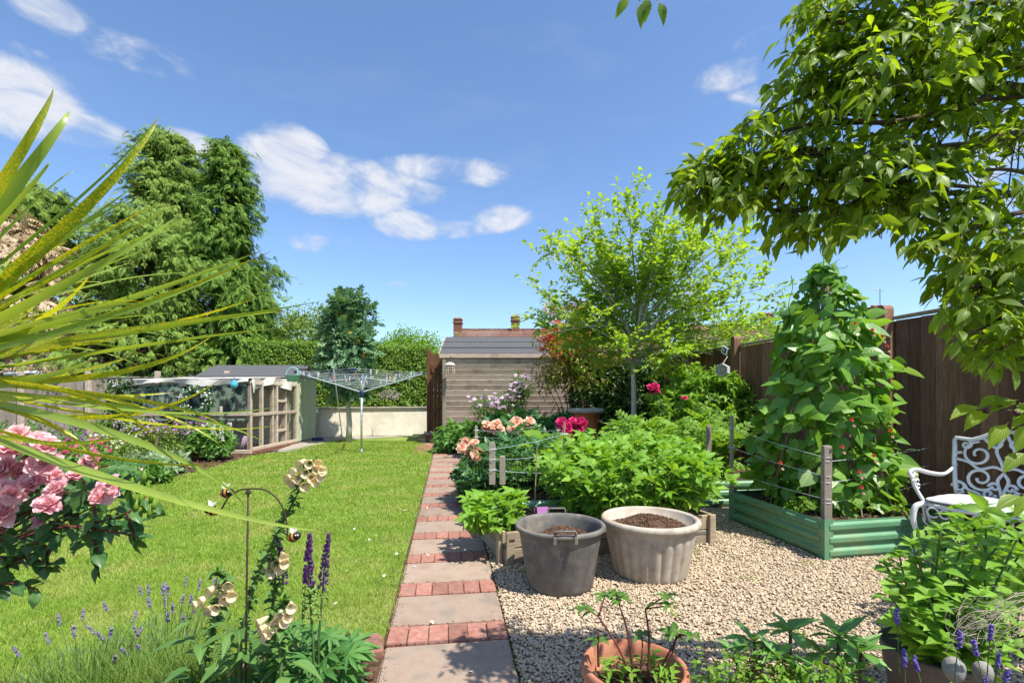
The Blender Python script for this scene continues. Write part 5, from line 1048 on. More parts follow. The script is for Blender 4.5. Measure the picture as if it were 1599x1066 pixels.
for s in (1,-1):
    cobj(back([(s*x, z) for x, z in bez2] if False else [(s*.26,.40),(s*.285,.55),(s*.3,.7),(s*.305,.82),(s*.31,.86)], .013), 'back_stile')
    cobj(back([(s*x, z) for x, z in ((.31,.86),(.3,.885),(.27,.88),(.2,.875),(.14,.9),(.08,.935),(.0,.955))], .013), 'top_rail')
    for (c0, c1, r, a0, tr, sg) in ((.155,.765,.1,math.pi*.5,1.35,-1),(.13,.585,.095,math.pi*1.2,1.4,1),(.255,.5,.045,0,1.2,1),(.05,.86,.04,0,1.1,-1),(.075,.475,.04,math.pi,1.2,1),(.045,.53,.035,0,1.1,1),(.235,.835,.035,2,1.1,1)):
        cobj(back([(s*p[0], p[2]) for p in spiral(c0, c1, r, a0, tr, sg=sg)], .0095), 'scroll')
    for pts in ([(0,.93),(.03,.86),(.05,.8),(.02,.72),(.0,.66)],[(0,.66),(.06,.68),(.14,.655),(.21,.7),(.29,.72)],[(0,.64),(.03,.58),(.01,.5),(.0,.43)],[(.285,.55),(.23,.53),(.2,.49),(.14,.47),(.1,.43)],[(.3,.76),(.27,.77),(.255,.77)],[(.22,.47),(.25,.45),(.265,.42)],[(.1,.86),(.13,.89),(.16,.885)]):
        q = bez([(s*x, 0, z) for x, z in pts], 5); cobj(back(q, .009), 'scroll')
    # arm and its supports
    arm = bez([(s*.295,.3,.665),(s*.315,.18,.6),(s*.325,0,.615),(s*.325,-.2,.655),(s*.32,-.3,.655),(s*.32,-.325,.63),(s*.32,-.3,.61),(s*.32,-.285,.625)], 5); cobj(MB().tube(arm, .013, 8, flat=1.5), 'arm')
    cobj(MB().tube(bez([(s*.325,-.26,.645),(s*.335,-.24,.56),(s*.325,-.2,.49),(s*.29,-.19,.42)], 5), .013, 8), 'arm_support')
    for (yy, zz, rr) in ((-.225,.6,.025),(-.205,.565,.022),(-.19,.53,.018),(-.27,.6,.02)): cobj(MB().tube([(s*.325, yy+rr*math.cos(a), zz+rr*math.sin(a)) for a in np.linspace(0, 5.6, 14)], .006, 6), 'arm_scroll')
    # legs
    cobj(MB().tube(bez([(s*.27,-.2,.41),(s*.31,-.26,.38),(s*.315,-.28,.28),(s*.29,-.27,.16),(s*.3,-.3,.05),(s*.32,-.34,.0)], 5), [.022]*5+list(np.linspace(.022,.012,21)), 8), 'leg')
    cobj(MB().tube(bez([(s*.24,.24,.41),(s*.26,.27,.3),(s*.25,.27,.15),(s*.27,.31,.0)], 5), .014, 8), 'leg')
    for (yy, a0) in ((-.19,0),(-.12,1)): cobj(MB().tube([(s*(.3-.05*k/14), yy+.03*math.cos(a0+k*.5), .36-.012*k) for k in range(12)], .007, 6), 'leg_scroll')
seat = [(.27*math.cos(a)*1.05 if abs(math.cos(a)) < .9 else .28*math.copysign(1, math.cos(a)), .24*math.sin(a), .415) for a in np.linspace(0, 2*math.pi, 33)]
cobj(MB().tube([(x, y-.0, .405) for x, y, _ in [( .29*math.copysign(abs(math.cos(a))**.5, math.cos(a)), .25*math.copysign(abs(math.sin(a))**.5, math.sin(a)), 0) for a in np.linspace(0, 2*math.pi, 41)]], .016, 8), 'seat_rim')
mb = MB(); 
for k in range(-4, 5): mb.tube([(k*.06,-.235,.405),(k*.06,.235,.405)], .007, 6)
for k in range(-3, 4): mb.tube([(-.27,k*.065,.403),(.27,k*.065,.403)], .006, 6)
cobj(mb, 'seat_lattice')
# front apron with scrolls
for s in (1,-1):
    for (x, r) in ((.2,.035),(.13,.03),(.06,.035)): cobj(MB().tube([(s*x+r*math.cos(a), -.262, .36+r*math.sin(a)) for a in np.linspace(0, 5.6, 16)], .007, 6), 'apron_scroll')
cu = thing('seat_cushion', 'flat grey cushion tied on the seat of the white chair', 'cushion', CH0+Vector((0,0,.43)))
V = []; nx = 20
for sgn in (1, -1):
    for i in range(nx+1):
        for j in range(nx+1):
            x, y = -1+2*i/nx, -1+2*j/nx; sq = max(abs(x), abs(y)); X = x*.275*(1-.07*y*y*abs(x)); Y = y*.24*(1-.1*x*x*abs(y)); th = .022*(1-sq**6)**.5
            V.append((X, Y-.01, .442+.006*math.sin(x*4+y*3)+.006*sgn*0+sgn*th))
F_ = [[i*(nx+1)+j, (i+1)*(nx+1)+j, (i+1)*(nx+1)+j+1, i*(nx+1)+j+1] for i in range(nx) for j in range(nx)]; o2 = (nx+1)**2
o = cw(MB().add(V, F_+[[q+o2 for q in f_][::-1] for f_ in F_])).obj('pad', m_cush, cu, True)
cw(MB().tube([(.28*math.copysign(abs(math.cos(a))**.35, math.cos(a)), -.01+.243*math.copysign(abs(math.sin(a))**.35, math.sin(a)), .442) for a in np.linspace(0, 2*math.pi, 49)], .005, 6)).obj('piping', m_cush, cu, True)
for (x, y) in ((-.26,-.2),(.26,-.2)):
    for k in (0,1): cw(MB().tube(bez([(x,y,.43),(x*1.05,y-.03+.03*k,.38),(x*1.04+.03*k,y-.01,.28)], 4), .005, 5, flat=1.6)).obj('tie', m_cush, cu)
# ================================================================ THINGS ON THE FENCE
fp = Vector(D(1132,547,7.05)); t = thing('picture_card', 'small white framed card pinned at a tilt on the brown fence', 'picture card', fp)
Rm = Matrix.Rotation(GROT, 3, 'Z')@Matrix.Rotation(-math.pi/2, 3, 'Z')@Euler((.0,.42,0)).to_matrix()
MB().box(fp, (.15,.012,.11), Rm, .003).obj('card', m_white, t); MB().box(fp+Vector((-.008,-.008,0)), (.09,.012,.07), Rm, .002).obj('print', m_blk, t); MB().box(fp+Vector((-.016,-.014,.0)), (.035,.012,.03), Rm, .002).obj('print', PB('grey_print', [(.4,.4,.42),(.5,.5,.52)], 9), t)
bp_ = D(1131,578,7.0); t = thing('bee_house', 'small hexagonal wooden bee house hung by wire on the brown fence', 'bee house', bp_); mb = MB(); mi = MB()
nv = Rm@Vector((0,-1,0)); r6 = [(math.cos(a), math.sin(a)) for a in [math.pi/6+k*math.pi/3 for k in range(6)]]
dx_ = Vector((-.62,-.78,0)).normalized(); sx_ = Vector((-dx_.y, dx_.x, 0))
P0 = [bp_+sx_*.095*x+Vector((0,0,.095*z)) for x, z in r6]; P1 = [p+dx_*.14 for p in P0]; Pi = [bp_+dx_*.14+sx_*.08*x+Vector((0,0,.08*z)) for x, z in r6]
mb.add(P0+P1+Pi, [[i, (i+1) % 6, 6+(i+1) % 6, 6+i] for i in range(6)]+[[6+i, 6+(i+1) % 6, 12+(i+1) % 6, 12+i] for i in range(6)]); mb.obj('shell', PB('pale_board', [(.45,.42,.36),(.55,.52,.46)], 12, .8), t)
mi.add([p-dx_*.01 for p in Pi], [list(range(6))]); mi.obj('back', m_timber, t); mt = MB()
for i in range(-3, 4):
    for j in range(-3, 4):
        q = bp_+sx_*(.02*i+.01*(j % 2))+Vector((0,0,.018*j))
        if math.hypot(.02*i+.01*(j % 2), .018*j) < .07: mt.tube([q+dx_*.05, q+dx_*.138], .009, 6)
mt.obj('hollow_stems', m_wheat, t, kind='stuff'); MB().tube([bp_+dx_*.07+Vector((0,0,.09)), bp_+Vector((.05,0,.2)), bp_+dx_*.02+Vector((0,0,.09))], .004, 4).obj('hanging_wire', m_wire, t)
# ================================================================ CHERRY TREE (overhanging branch, upper right)
ct = thing('cherry_tree', 'overhanging cherry tree branches with dark serrated leaves at the upper right', 'tree', Vector((3.1,1.35,0)))
MB().tube(bez([(3.1,1.35,0),(3.05,1.35,.9),(3.1,1.4,1.7),(2.9,1.4,2.3)], 6), [.12]*6+list(np.linspace(.11,.07,13)), 14).obj('trunk', m_barkd, ct, True)
hub = Vector((2.75,1.45,2.05)); sp_ = []
def bl_(px, py, d, sx_=1500, sy_=260, sd_=1.55): sp_.append((D(sx_, sy_, sd_), D(px, py, d)))
for (px, py, d, sx_, sy_) in [(1040,272,1.6,1300,240),(1050,290,1.6,1280,275),(1090,290,1.58,1300,270),(1075,262,1.6,1330,235),(1125,235,1.55,1350,190),(1110,318,1.6,1330,280),(1180,190,1.55,1360,120),(1230,365,1.55,1400,300),(1290,345,1.5,1420,280),(1250,85,1.45,1450,120),(1265,20,1.45,1450,40),(1330,60,1.5,1500,90),(1240,140,1.6,1440,160),(1290,180,1.6,1480,200),(1400,240,1.5,1560,230),(1380,300,1.5,1560,300),
    (1350,120,1.35,1560,60),(1420,30,1.4,1600,10),(1500,60,1.5,1650,60),(1480,120,1.45,1640,110),(1570,90,1.45,1700,60),(1455,395,1.45,1600,330),(1440,340,1.5,1600,300),(1500,330,1.55,1640,300),(1500,470,1.45,1640,400),(1520,520,1.4,1640,480),(1560,400,1.4,1660,370),(1590,480,1.35,1680,430),(1560,545,1.35,1660,520),(1590,340,1.5,1680,320),(1560,20,1.5,1700,-10),(1300,-20,1.5,1500,-30),(1590,170,1.6,1700,150),(1350,-10,1.4,1560,-20),(1450,-10,1.5,1600,-30),(1300,110,1.5,1500,60),(1340,240,1.45,1520,240),(1430,190,1.6,1600,150),(1280,270,1.55,1450,260),(1200,300,1.65,1400,280),(1480,270,1.45,1640,280),(1590,20,1.4,1700,0),(1530,440,1.5,1680,400),(1360,330,1.6,1500,300),(1420,130,1.6,1600,100)]: bl_(px, py, d, sx_, sy_)
big = MB()
for (pts, r) in (([(2.9,1.4,2.3)]+[tuple(D(*q)) for q in ((1640,200,1.55),(1500,230,1.55),(1380,270,1.55),(1240,330,1.6),(1120,300,1.62))], .022),([(2.9,1.4,2.3)]+[tuple(D(*q)) for q in ((1640,140,1.6),(1500,95,1.55),(1400,60,1.5),(1290,30,1.5))], .026),([(2.9,1.4,2.1)]+[tuple(D(*q)) for q in ((1680,330,1.5),(1600,390,1.45),(1540,440,1.45),(1480,455,1.45))], .02),([(2.9,1.4,2.1)]+[tuple(D(*q)) for q in ((1700,470,1.4),(1620,550,1.4),(1540,560,1.4))], .016),([(2.9,1.4,2.3)]+[tuple(D(*q)) for q in ((1620,40,1.5),(1560,90,1.5),(1545,150,1.5),(1400,190,1.5),(1300,185,1.55))], .022)):
    pp = bez(pts, 6); big.tube(pp, list(np.linspace(r, r*.2, len(pp))), 8)
big.obj('limbs', m_barkd, ct, True)
def keep(M):                                                          # keep the limbs' lower edge and the gaps where sky shows
    p = M[:, :3, 3]; y = np.maximum(p[:, 1], .2); X = 800+F*p[:, 0]/y; Y = H-F*(p[:, 2]-E)/y
    low = np.interp(X, [1030,1100,1200,1300,1400,1440,1480,1520,1600,1700], [285,345,385,380,352,420,505,575,580,600]); left = np.interp(Y, [-100,0,60,150,210,240,300,600], [1245,1238,1205,1195,1120,1060,1035,1035])
    k = (Y < low) & (X > left); 
    for (gx, gy, gr) in ((1490,205,26),(1570,235,30),(1545,270,28),(1500,290,20),(1430,215,18),(1590,325,22)): k &= ((X-gx)**2+((Y-gy)*1.3)**2 > gr**2) | (RNG.uniform(size=len(X)) < .3)
    return k & (p[:, 1] > .9)
def ok_(p): 
    m = np.eye(4)[None].copy(); m[0,:3,3] = p; return bool(keep(m)[0])
n_ = woody(ct, hub, hub, sp_, .022, m_barkd, CHERRY, l_cherry, (.034,.064), 7, 3, .12, .23, 6, trunk=False, objs=300, cren=keep, updir=0, leafdroop=.5, arch=.05, spread=.5, okfn=ok_); print('cherry', n_)
t = ct; xs = []
for (px, py, a) in [(1500,632,0),(1515,640,.5),(1560,628,0),(1590,640,.4),(1545,655,.9),(1580,660,1.3),(1570,770,0),(1590,765,.6),(1575,700,.5),(1545,625,-.2),(1595,625,.2)]:
    p = D(px+30, py+RNG.uniform(-5,5), 1.35); M = mats([p], [-.9+.3*a, -.2, -.15-.35*a], [0,-.4,1], .085)[0]; link(bpy.data.objects.new('leaf', CHERRY.mesh('leaf', l_cherry)), t, Matrix(M.tolist()))
MB().tube(bez([D(1690,660,1.4),D(1620,645,1.37),D(1560,640,1.35),D(1540,642,1.35)], 4), .004, 6).tube(bez([D(1690,760,1.4),D(1620,770,1.37),D(1595,772,1.35)], 4), .003, 5).obj('hanging_twigs', m_barkd, t)
for (px, py) in ((1540,641),(1563,637),(1588,645)):
    p = D(px, py, 1.34); MB().add([tuple(p+Vector(v)*.009) for v in IV], IF).obj('cherry_fruit', PB('dark_cherry', [(.06,.02,.03),(.12,.03,.05)], 9, .3, 0), t, True)
M = mats([D(1000,2,1.4), D(985,-6,1.4), D(1028,0,1.42), D(1010,-8,1.4)], [[.1,0,-1],[-.5,0,-.6],[.3,0,-.8],[0,0,-1]], [0,-1,.3], .06)
MB().tube([D(960,-60,1.45), D(985,-20,1.42), D(1010,-8,1.4), D(1028,0,1.42)], .0025, 5).tube([D(985,-20,1.42), D(1000,2,1.4)], .0015, 4).tube([D(960,-60,1.45), Vector((1.2,1.5,2.75)), Vector((2.9,1.4,2.7))], [.003,.01,.03], 6).obj('hanging_twigs', m_barkd, t)
for m_ in M: link(bpy.data.objects.new('leaf', CHERRY.mesh('leaf', l_cherry)), t, Matrix(m_.tolist()))
# leaves above and behind the camera that throw the shade on the path's near end
sp2 = [(Vector((3.0,1.2,2.3)), Vector((x,y,z))) for (x,y,z) in ((1.7,.9,2.7),(1.4,.6,2.8),(2.0,.4,2.8),(2.3,.9,2.6),(1.5,1.0,2.75),(1.9,.7,2.9))]
MB().tube([Vector((2.9,1.4,2.3)), Vector((2.3,1.0,2.7)), Vector((1.5,.8,2.85))], [.03,.02,.01], 8).obj('limb', m_barkd, ct, True)
# ================================================================ SWORD-LEAVED PLANT (left)
cb = Vector((-1.25,.95,1.0)); cd = thing('cordyline', 'large sword leaved cordyline with yellow speckled arching leaves at the left edge', 'plant', Vector((-1.25,.95,0)))
MB().tube(bez([(-1.3,.95,0),(-1.28,.95,.5),(-1.25,.95,1.15)], 5), .05, 12).obj('trunk', m_barkd, cd, True)
def blade(tip, mid, wpx, d1=.85, dm=.85, start=(-190,590), ds=.95, mat=l_cord, roll=0.0, wend=.0):
    a = D(start[0]+random.uniform(-25,25), start[1]+random.uniform(-25,25), ds); m_ = D(mid[0], mid[1], dm); e = D(tip[0], tip[1], d1)
    n = 22; V = []; UV = []; 
    for i in range(n+1):
        t_ = i/n; B0 = (1-t_)*(1-.0*t_); # quadratic through a, m, e at t=.5
        c_ = (m_-(a+e)*.25)*2; P = a*(1-t_)**2+c_*2*t_*(1-t_)+e*t_**2; dP = ((c_-a)*(1-t_)+(e-c_)*t_)*2
        view = (Vector((0,0,E))-P).normalized(); x = dP.normalized().cross(view).normalized(); up_ = view*math.cos(roll)+x*math.sin(roll); x2 = dP.normalized().cross(up_).normalized()
        w_ = min(wpx, 34)/F*dm*.29*(min(1, .5+1.3*t_) if t_ < .42 else max(max(1-(t_-.42)/.58, 0)**.85, .02)); V += [P-x2*w_+up_*w_*.25, P, P+x2*w_+up_*w_*.25]; UV += [(0,t_),(.5,t_),(1,t_)]
    F_ = [f_ for i in range(n) for f_ in ([i*3,i*3+1,i*3+4,i*3+3],[i*3+1,i*3+2,i*3+5,i*3+4])]
    MB().add(V, F_, UV).obj('leaf', mat, cd, True)
for (tip, mid, w_, k) in [((78,138),(20,255),40,0),((107,175),(25,290),34,1),((74,256),(10,335),14,1),((248,183),(95,360),46,0),((256,170),(100,330),8,1),((118,268),(20,350),8,1),((285,333),(70,460),26,1),((148,420),(20,520),30,0),((412,390),(110,495),24,1),((424,392),(150,500),20,0),((365,420),(120,510),18,1),((402,464),(150,530),20,0),((252,478),(70,500),14,1),((450,485),(170,522),26,0),((442,512),(180,545),16,1),((342,516),(120,590),22,0),((505,470),(200,520),14,1),((275,612),(60,622),20,0),((352,588),(110,650),24,0),((412,692),(230,640),12,1),((440,632),(200,640),9,1),
        ((440,661),(200,656),10,0),((515,830),(210,760),24,1),((384,793),(190,680),22,1),((358,720),(130,705),14,0),((162,757),(60,655),20,0),((355,676),(190,620),14,0),((350,700),(160,620),12,0),((250,700),(100,610),16,0),((300,640),(60,690),12,0),((60,470),(-30,530),34,0),((110,520),(-20,560),40,0),((150,560),(-10,600),30,1),((20,400),(-60,480),36,1),((0,740),(-60,660),30,0),((190,500),(40,545),18,1),((230,545),(50,590),20,0)]:
    blade(tip, mid, w_, mat=(l_cord if k == 0 else l_cord2), roll=random.uniform(-.7,.7), d1=random.uniform(.75,.95), dm=random.uniform(.8,.9))
for i in range(30):
    a_ = random.uniform(.12, 1.0); r_ = random.uniform(260, 560); tx, ty = -120+r_*math.cos(a_)*1.0, 590-r_*math.sin(a_)*.8
    blade((tx, ty+random.uniform(0,40)), (-120+(tx+120)*.5, 590+(ty-590)*.5-random.uniform(8,40)), random.uniform(8,15), mat=random.choice((l_cord, l_cord2, l_cord2)), roll=random.uniform(-.9,.9), d1=random.uniform(.85,1.1), dm=random.uniform(.85,1.0))
# ================================================================ PINK ROSE (left foreground)
rc_ = Vector((-1.35,1.3,0)); pr = thing('pink_rose_bush', 'rose bush with large ruffled pink blooms at the left edge', 'rose bush', rc_)
rb_ = MB(); rosepos = [(120,745,36),(22,770,42),(62,832,34),(30,705,64),(70,725,52),(12,735,56),(72,700,46),(50,760,50),(15,800,56),(90,768,44),(60,690,40),(5,690,44),(98,762,46),(75,790,44),(0,830,50),(40,735,40),(155,722,36),(148,712,30),(165,768,44),(178,755,34),(135,722,24),(30,660+20,40),(88,745,34),(0,770,50),(70,812,34),(155,778,30)]
M = []
for (px, py, s) in rosepos:
    d = 1.12+random.uniform(-.05,.08); p = D(px, py, d); zd = Vector((random.gauss(.15,.35), -.8, .55+random.gauss(0,.25))); m_ = mats([p], Vector(zd).cross(Vector((random.gauss(0,1),random.gauss(0,1),1))), zd, s/F*d*.84)[0]
    link(bpy.data.objects.new('rose_bloom', ROSE.mesh('rose_bloom', p_pink)), pr, Matrix(m_.tolist())); rb_.tube(bez([(-1.9,1.35,.55),(p.x-.25,1.3,p.z-.1),(p.x,p.y+.02,p.z-.01)], 4), [.0035]*5+[.002]*4, 5)
twp = [[(-60,880),(60,830),(130,820),(200,800),(228,775)],[(-40,900),(60,860),(110,830)],[(40,845),(75,855),(70,890)],[(130,820),(150,850),(155,880)],[(-40,920),(20,910),(60,920)],[(150,815),(145,780),(130,760)],[(200,800),(210,840)],[(-40,850),(20,840),(90,812)],[(-40,940),(-10,900),(20,880)],[(-40,870),(30,870),(80,880)],[(100,820),(180,830),(215,838)],[(-30,840),(40,800),(100,790)]]
LPp = []
for tw in twp:
    pts = bez([D(x, y, 1.15) for x, y in tw], 6); rb_.tube(pts, list(np.linspace(.004,.0018,len(pts))), 5)
    for k in range(1, len(pts), 1 if len(tw) < 5 else 2):
        d = (pts[k]-pts[k-1]).normalized(); s = 1 if k % 2 else -1; v = Vector((d.x*.5+random.gauss(0,.3), random.gauss(0,.4), d.z*.5-s*.5+random.gauss(-.25,.35))); LPp.append((pts[k], v))
rb_.obj('canes', m_stemr, pr, True)
P = np.array([tuple(a) for a, b in LPp]); Y = np.array([tuple(b) for a, b in LPp]); M = mats(P, Y, np.array([0,-.5,1])+RNG.normal(size=(len(P),3))*.4, RNG.uniform(.03,.055,len(P)))
RL = leafT(.3, 8, .3, .2, serr=.05, peak=.45)
pieces('leaf', 'foliage', RL, M, l_rosel, pr, 250)
n = 210; P = np.stack([RNG.uniform(-1.4,-1.02,n), RNG.uniform(1.2,1.42,n), RNG.uniform(.84,1.04,n)], 1); M = mats(P, RNG.normal(size=(n,3)), [0,-.4,1]+RNG.normal(size=(n,3))*.5, RNG.uniform(.035,.06,n)); pieces('leaf', 'foliage', RL, M, l_rosel, pr, 40)
for (px, py) in ((224,752),(230,768),(236,785),(240,795),(215,770),(205,762),(225,800),(233,808),(220,785),(212,798)):
    p = D(px, py, 1.15); MB().tube([p, p+Vector((.003,0,.012)), p+Vector((.004,0,.028))], [.004,.0065,.001], 8).obj('rose_bud', l_lime, pr, True)
# ================================================================ FOREGROUND BORDER
def bell(seed=0):
    V = []; n = 12; prof = [(0,.02),(.12,.09),(.35,.15),(.6,.19),(.85,.24),(1.0,.36),(.97,.33),(.8,.2)]
    for i, (t_, r) in enumerate(prof):
        for k in range(n):
            a = 2*math.pi*k/n; lip = (1.25 if math.sin(a) < -.3 else 1) if t_ > .8 else 1; V.append((r*math.cos(a), t_+(.12 if (math.sin(a) < -.3 and t_ > .84) else 0)+.02*math.cos(5*a)*(t_ > .8), r*math.sin(a)*lip))
    return T(V, [[i*n+k, (i+1)*n+k, (i+1)*n+(k+1) % n, i*n+(k+1) % n] for i in range(len(prof)-1) for k in range(n)], [(.5+.3*math.cos(2*math.pi*k/n), t_) for t_, r in prof for k in range(n)])
BELL = bell()
def foxglove(label, stem, d, bells, s=.055, leaves=True, buds=4, basel=10):
    pts = bez([D(x, y, d) for x, y in stem], 6); b0 = pts[0].copy(); b0.z = 0; t = thing('foxglove', label, 'foxglove', b0)
    if pts[0].z > .02: pts = [Vector((pts[0].x, pts[0].y, 0))]+pts
    MB().tube(pts, list(np.linspace(.008,.003,len(pts))), 6).obj('stem', m_stem, t, True)
    for (x, y) in bells:
        p = D(x, y, d-.015); near = min(pts, key=lambda q: (q-p).length); dr = Vector((p.x-near.x, -.5*abs(.03)-.02, -.02)); dr = Vector((dr.x*.9, -.055, -.022+random.uniform(-.012,.012))).normalized()
        M = mats([p-dr*s*.6], dr, [0,0,1], [[s*1.05,s*.8,s*1.05]])[0]; link(bpy.data.objects.new('bell_flower', BELL.mesh('bell_flower', p_fox)), t, Matrix(M.tolist()))
    tip = pts[-1]
    for k in range(buds): q = tip+Vector((random.uniform(-.02,.02), random.uniform(-.01,.01), -.012*k)); MB().tube([q, q+Vector((random.uniform(-.012,.012),-.004,.018))], [.006,.004], 6).obj('bud', l_lime, t, True)
    if leaves:
        L_ = pts[2:-2]; n = len(L_)*6; P = np.array([tuple(L_[i//6]) for i in range(n)]); Y = RNG.normal(size=(n,3))*[1,.6,.3]+[0,0,.15]; joined('seed_pods', leafT(.35,3,.4,.3), mats(P, Y, rv3(n)*.3+[0,0,1], RNG.uniform(.02,.045,n)), l_fox, t, True)
    if basel:
        P = []; Y = []
        for k in range(basel): a = 2.4*k; P.append((b0.x+.04*math.cos(a), b0.y+.04*math.sin(a), random.uniform(.02,.42))); Y.append((math.cos(a), math.sin(a)*.8, random.uniform(0,.6)))
        M = mats(P, Y, [0,0,1], RNG.uniform(.06,.12,basel)); pieces('leaf', 'foliage', leafT(.2,8,.3,.6,serr=.03,peak=.45), M, l_fox, t, 60)
    return t
foxglove('tallest leaning foxglove with a cream bell cluster above the lawn', [(375,1000),(400,905),(425,850),(455,790),(478,740),(488,715)], 1.75, [(470,722),(484,722),(460,735),(478,737),(495,730),(503,733),(452,745),(466,745),(500,742),(492,750),(476,757),(487,745),(458,752),(497,722)], .045, basel=22)
foxglove('cream foxglove leftmost in the front bed beside the lavender', [(318,1040),(330,980),(345,935),(352,905),(335,888)], 1.75, [(357,912),(362,928),(352,934),(330,920),(318,935),(308,942),(338,948),(347,922),(328,950)], .052, basel=30)
foxglove('cream foxglove in the middle with its bells beside the metal rod', [(420,1050),(425,960),(430,905),(424,862)], 1.8, [(443,868),(432,878),(418,883),(412,893),(425,892),(437,886),(444,877),(420,873)], .05, basel=22)
foxglove('lowest cream foxglove cluster in front of the purple lupins', [(440,1056),(438,1000),(440,960),(446,925)], 1.6, [(455,946),(438,958),(445,968),(430,975),(407,970),(423,985),(415,992),(450,960),(435,968),(410,980)], .047, basel=22)
FLO = tcat([rotT(leafT(.4, 2, .5, -.4, peak=.6), a, rx=.6, s=.8) for a in (0, 2.1, 4.2)])
def spike(name, label, cat, stem, d, mat, n, r, s, z0=.45, lower=None, lm=l_lup, leaves=16, ls=(.07,.11), group=None, tpl=None, smat=m_stem):
    pts = bez([D(x, y, d) for x, y in stem], 8); b0 = Vector((pts[0].x, pts[0].y, 0)); t = thing(name, label, cat, b0, group)
    if pts[0].z > .02: pts = [b0]+pts
    MB().tube(pts, list(np.linspace(.005,.002,len(pts))), 5).obj('stem', smat, t, True); m = len(pts)
    k = RNG.uniform(z0, 1, n)
    if name == 'purple_lupin': k = np.round(k*26)/26
    idx = np.clip((k*(m-1)).astype(int), 0, m-1); a = RNG.uniform(0, 6.28, n); P = np.array([tuple(pts[i]) for i in idx])+np.stack([np.cos(a), np.sin(a), RNG.normal(size=n)*.3], 1)*r*((1.15-k)/(1.15-z0))[:, None]
    Y = np.stack([np.cos(a), np.sin(a), 0*a+.3], 1)
    low = k < (lower or 0)
    joined('florets', tpl or FLO, mats(P[~low], Y[~low], [0,0,1], RNG.uniform(s*.8, s*1.2, n)[~low]), mat, t, True)
    if low.any(): joined('seed_pods', BALL, mats(P[low], Y[low], [0,0,1], RNG.uniform(s*.25, s*.4, low.sum())), l_fox, t, True)
    if leaves:
        a = RNG.uniform(0, 6.28, leaves); q = RNG.uniform(.0,.45,leaves)*pts[-1].z*.8; P = np.stack([b0.x+.12*np.cos(a), b0.y+.1*np.sin(a), .06+q], 1); Y = np.stack([np.cos(a), np.sin(a), .4+0*a], 1)
        pieces('leaf', 'foliage', PALM, mats(P, Y, np.array([0,-.3,1])+RNG.normal(size=(leaves,3))*.25, RNG.uniform(*ls, leaves)), lm, t, 80)
    return t
spike('purple_lupin', 'tallest dark purple lupin spike, thick with seed pods below', 'lupin', [(490,1010),(486,950),(482,890),(484,838)], 1.72, p_purp, 250, .028, .017, .3, .55, leaves=34)
spike('purple_lupin', 'slimmer dark purple lupin spike rightmost by the lawn', 'lupin', [(498,1000),(503,940),(508,880),(514,836)], 1.78, p_purp, 120, .021, .016, .4, .5, leaves=24)
spike('purple_lupin', 'purple lupin spike behind the middle foxglove bells', 'lupin', [(440,1000),(442,930),(440,870),(432,838)], 1.85, p_purp, 110, .018, .015, .45, leaves=22)
for k_, (px, py, d) in enumerate([(525,1050,1.78),(350,1060,1.7),(470,1062,1.66),(395,1040,1.8),(300,1058,1.8)]):
    c_ = D(px, py, d); n = 14; a = RNG.uniform(0,6.28,n); t = thing('lupin_seedling', ['young lupin plant alone on the bare soil by the path', 'lupin leaves below the leftmost foxglove', 'lupin leaves at the bottom edge under the purple spikes', 'lupin leaves at the foot of the metal rod', 'low green leaves at the bottom beside the lavender'][k_], 'plant', (c_.x,c_.y,0)); P = np.stack([c_.x+.05*np.cos(a), c_.y+.04*np.sin(a), RNG.uniform(.04,.13,n)], 1)
    pieces('leaf', 'foliage', PALM, mats(P, np.stack([np.cos(a),np.sin(a),.5+0*a],1), np.array([0,-.3,1])+RNG.normal(size=(n,3))*.2, RNG.uniform(.05,.08,n)), l_lup, t, 40)
    MB().tube([(c_.x,c_.y,0),(c_.x,c_.y,.08)], .005, 5).obj('stem', m_stem, t)
# bee spinner
sd0 = 1.72; b0 = D(383,1066,sd0); b0.z = 0; t = thing('bee_garden_stake', 'thin metal garden stake carrying an arc with three painted bees', 'garden ornament', b0)
MB().tube([b0, D(386,900,sd0), D(388,768,sd0)], .0035, 8).obj('rod', m_iron, t, True)
MB().tube(bez([D(*q, sd0) for q in ((344,800),(356,778),(372,766),(388,763),(412,764),(430,775),(443,795),(449,822),(449,842))], 5), .0028, 6).obj('arc', m_iron, t, True); MB().lathe([(.002,0),(.01,.004),(.008,.01),(.003,.02)], D(388,772,sd0), 12).obj('finial', m_iron, t, True)
for (px, py, a) in ((354,769,.3),(333,797,2.6),(459,838,.6)):
    c_ = D(px, py, sd0-.01); dx = Vector((math.cos(a), -.2, math.sin(a)*.6)).normalized()
    body = MB().tube([c_-dx*.024, c_-dx*.018, c_, c_+dx*.016, c_+dx*.024], [.003,.012,.017,.012,.004], 12).obj('bee_body', m_amber, t, True)
    MB().tube([c_-dx*.004, c_+dx*.003], [.0178,.0178], 12).obj('stripe', m_blk, t, True); MB().tube([c_+dx*.011, c_+dx*.022, c_+dx*.028], [.0155,.012,.004], 12).obj('bee_head', m_blk, t, True)
    for s in (-1, 1):
        w0 = c_+Vector((0,-.004,.012)); M = mats([w0], Vector((-.3*s+.2,-.3,.8)), Vector((s,-1,.2)), .03)[0]; link(bpy.data.objects.new('wing', OVAL.mesh('wing', p_white)), t, Matrix(M.tolist()))
        MB().add([tuple(c_+dx*.02+Vector((0.004*s,-.012,.003))+Vector(v)*.003) for v in IV], IF).obj('eye', m_white, t, True)
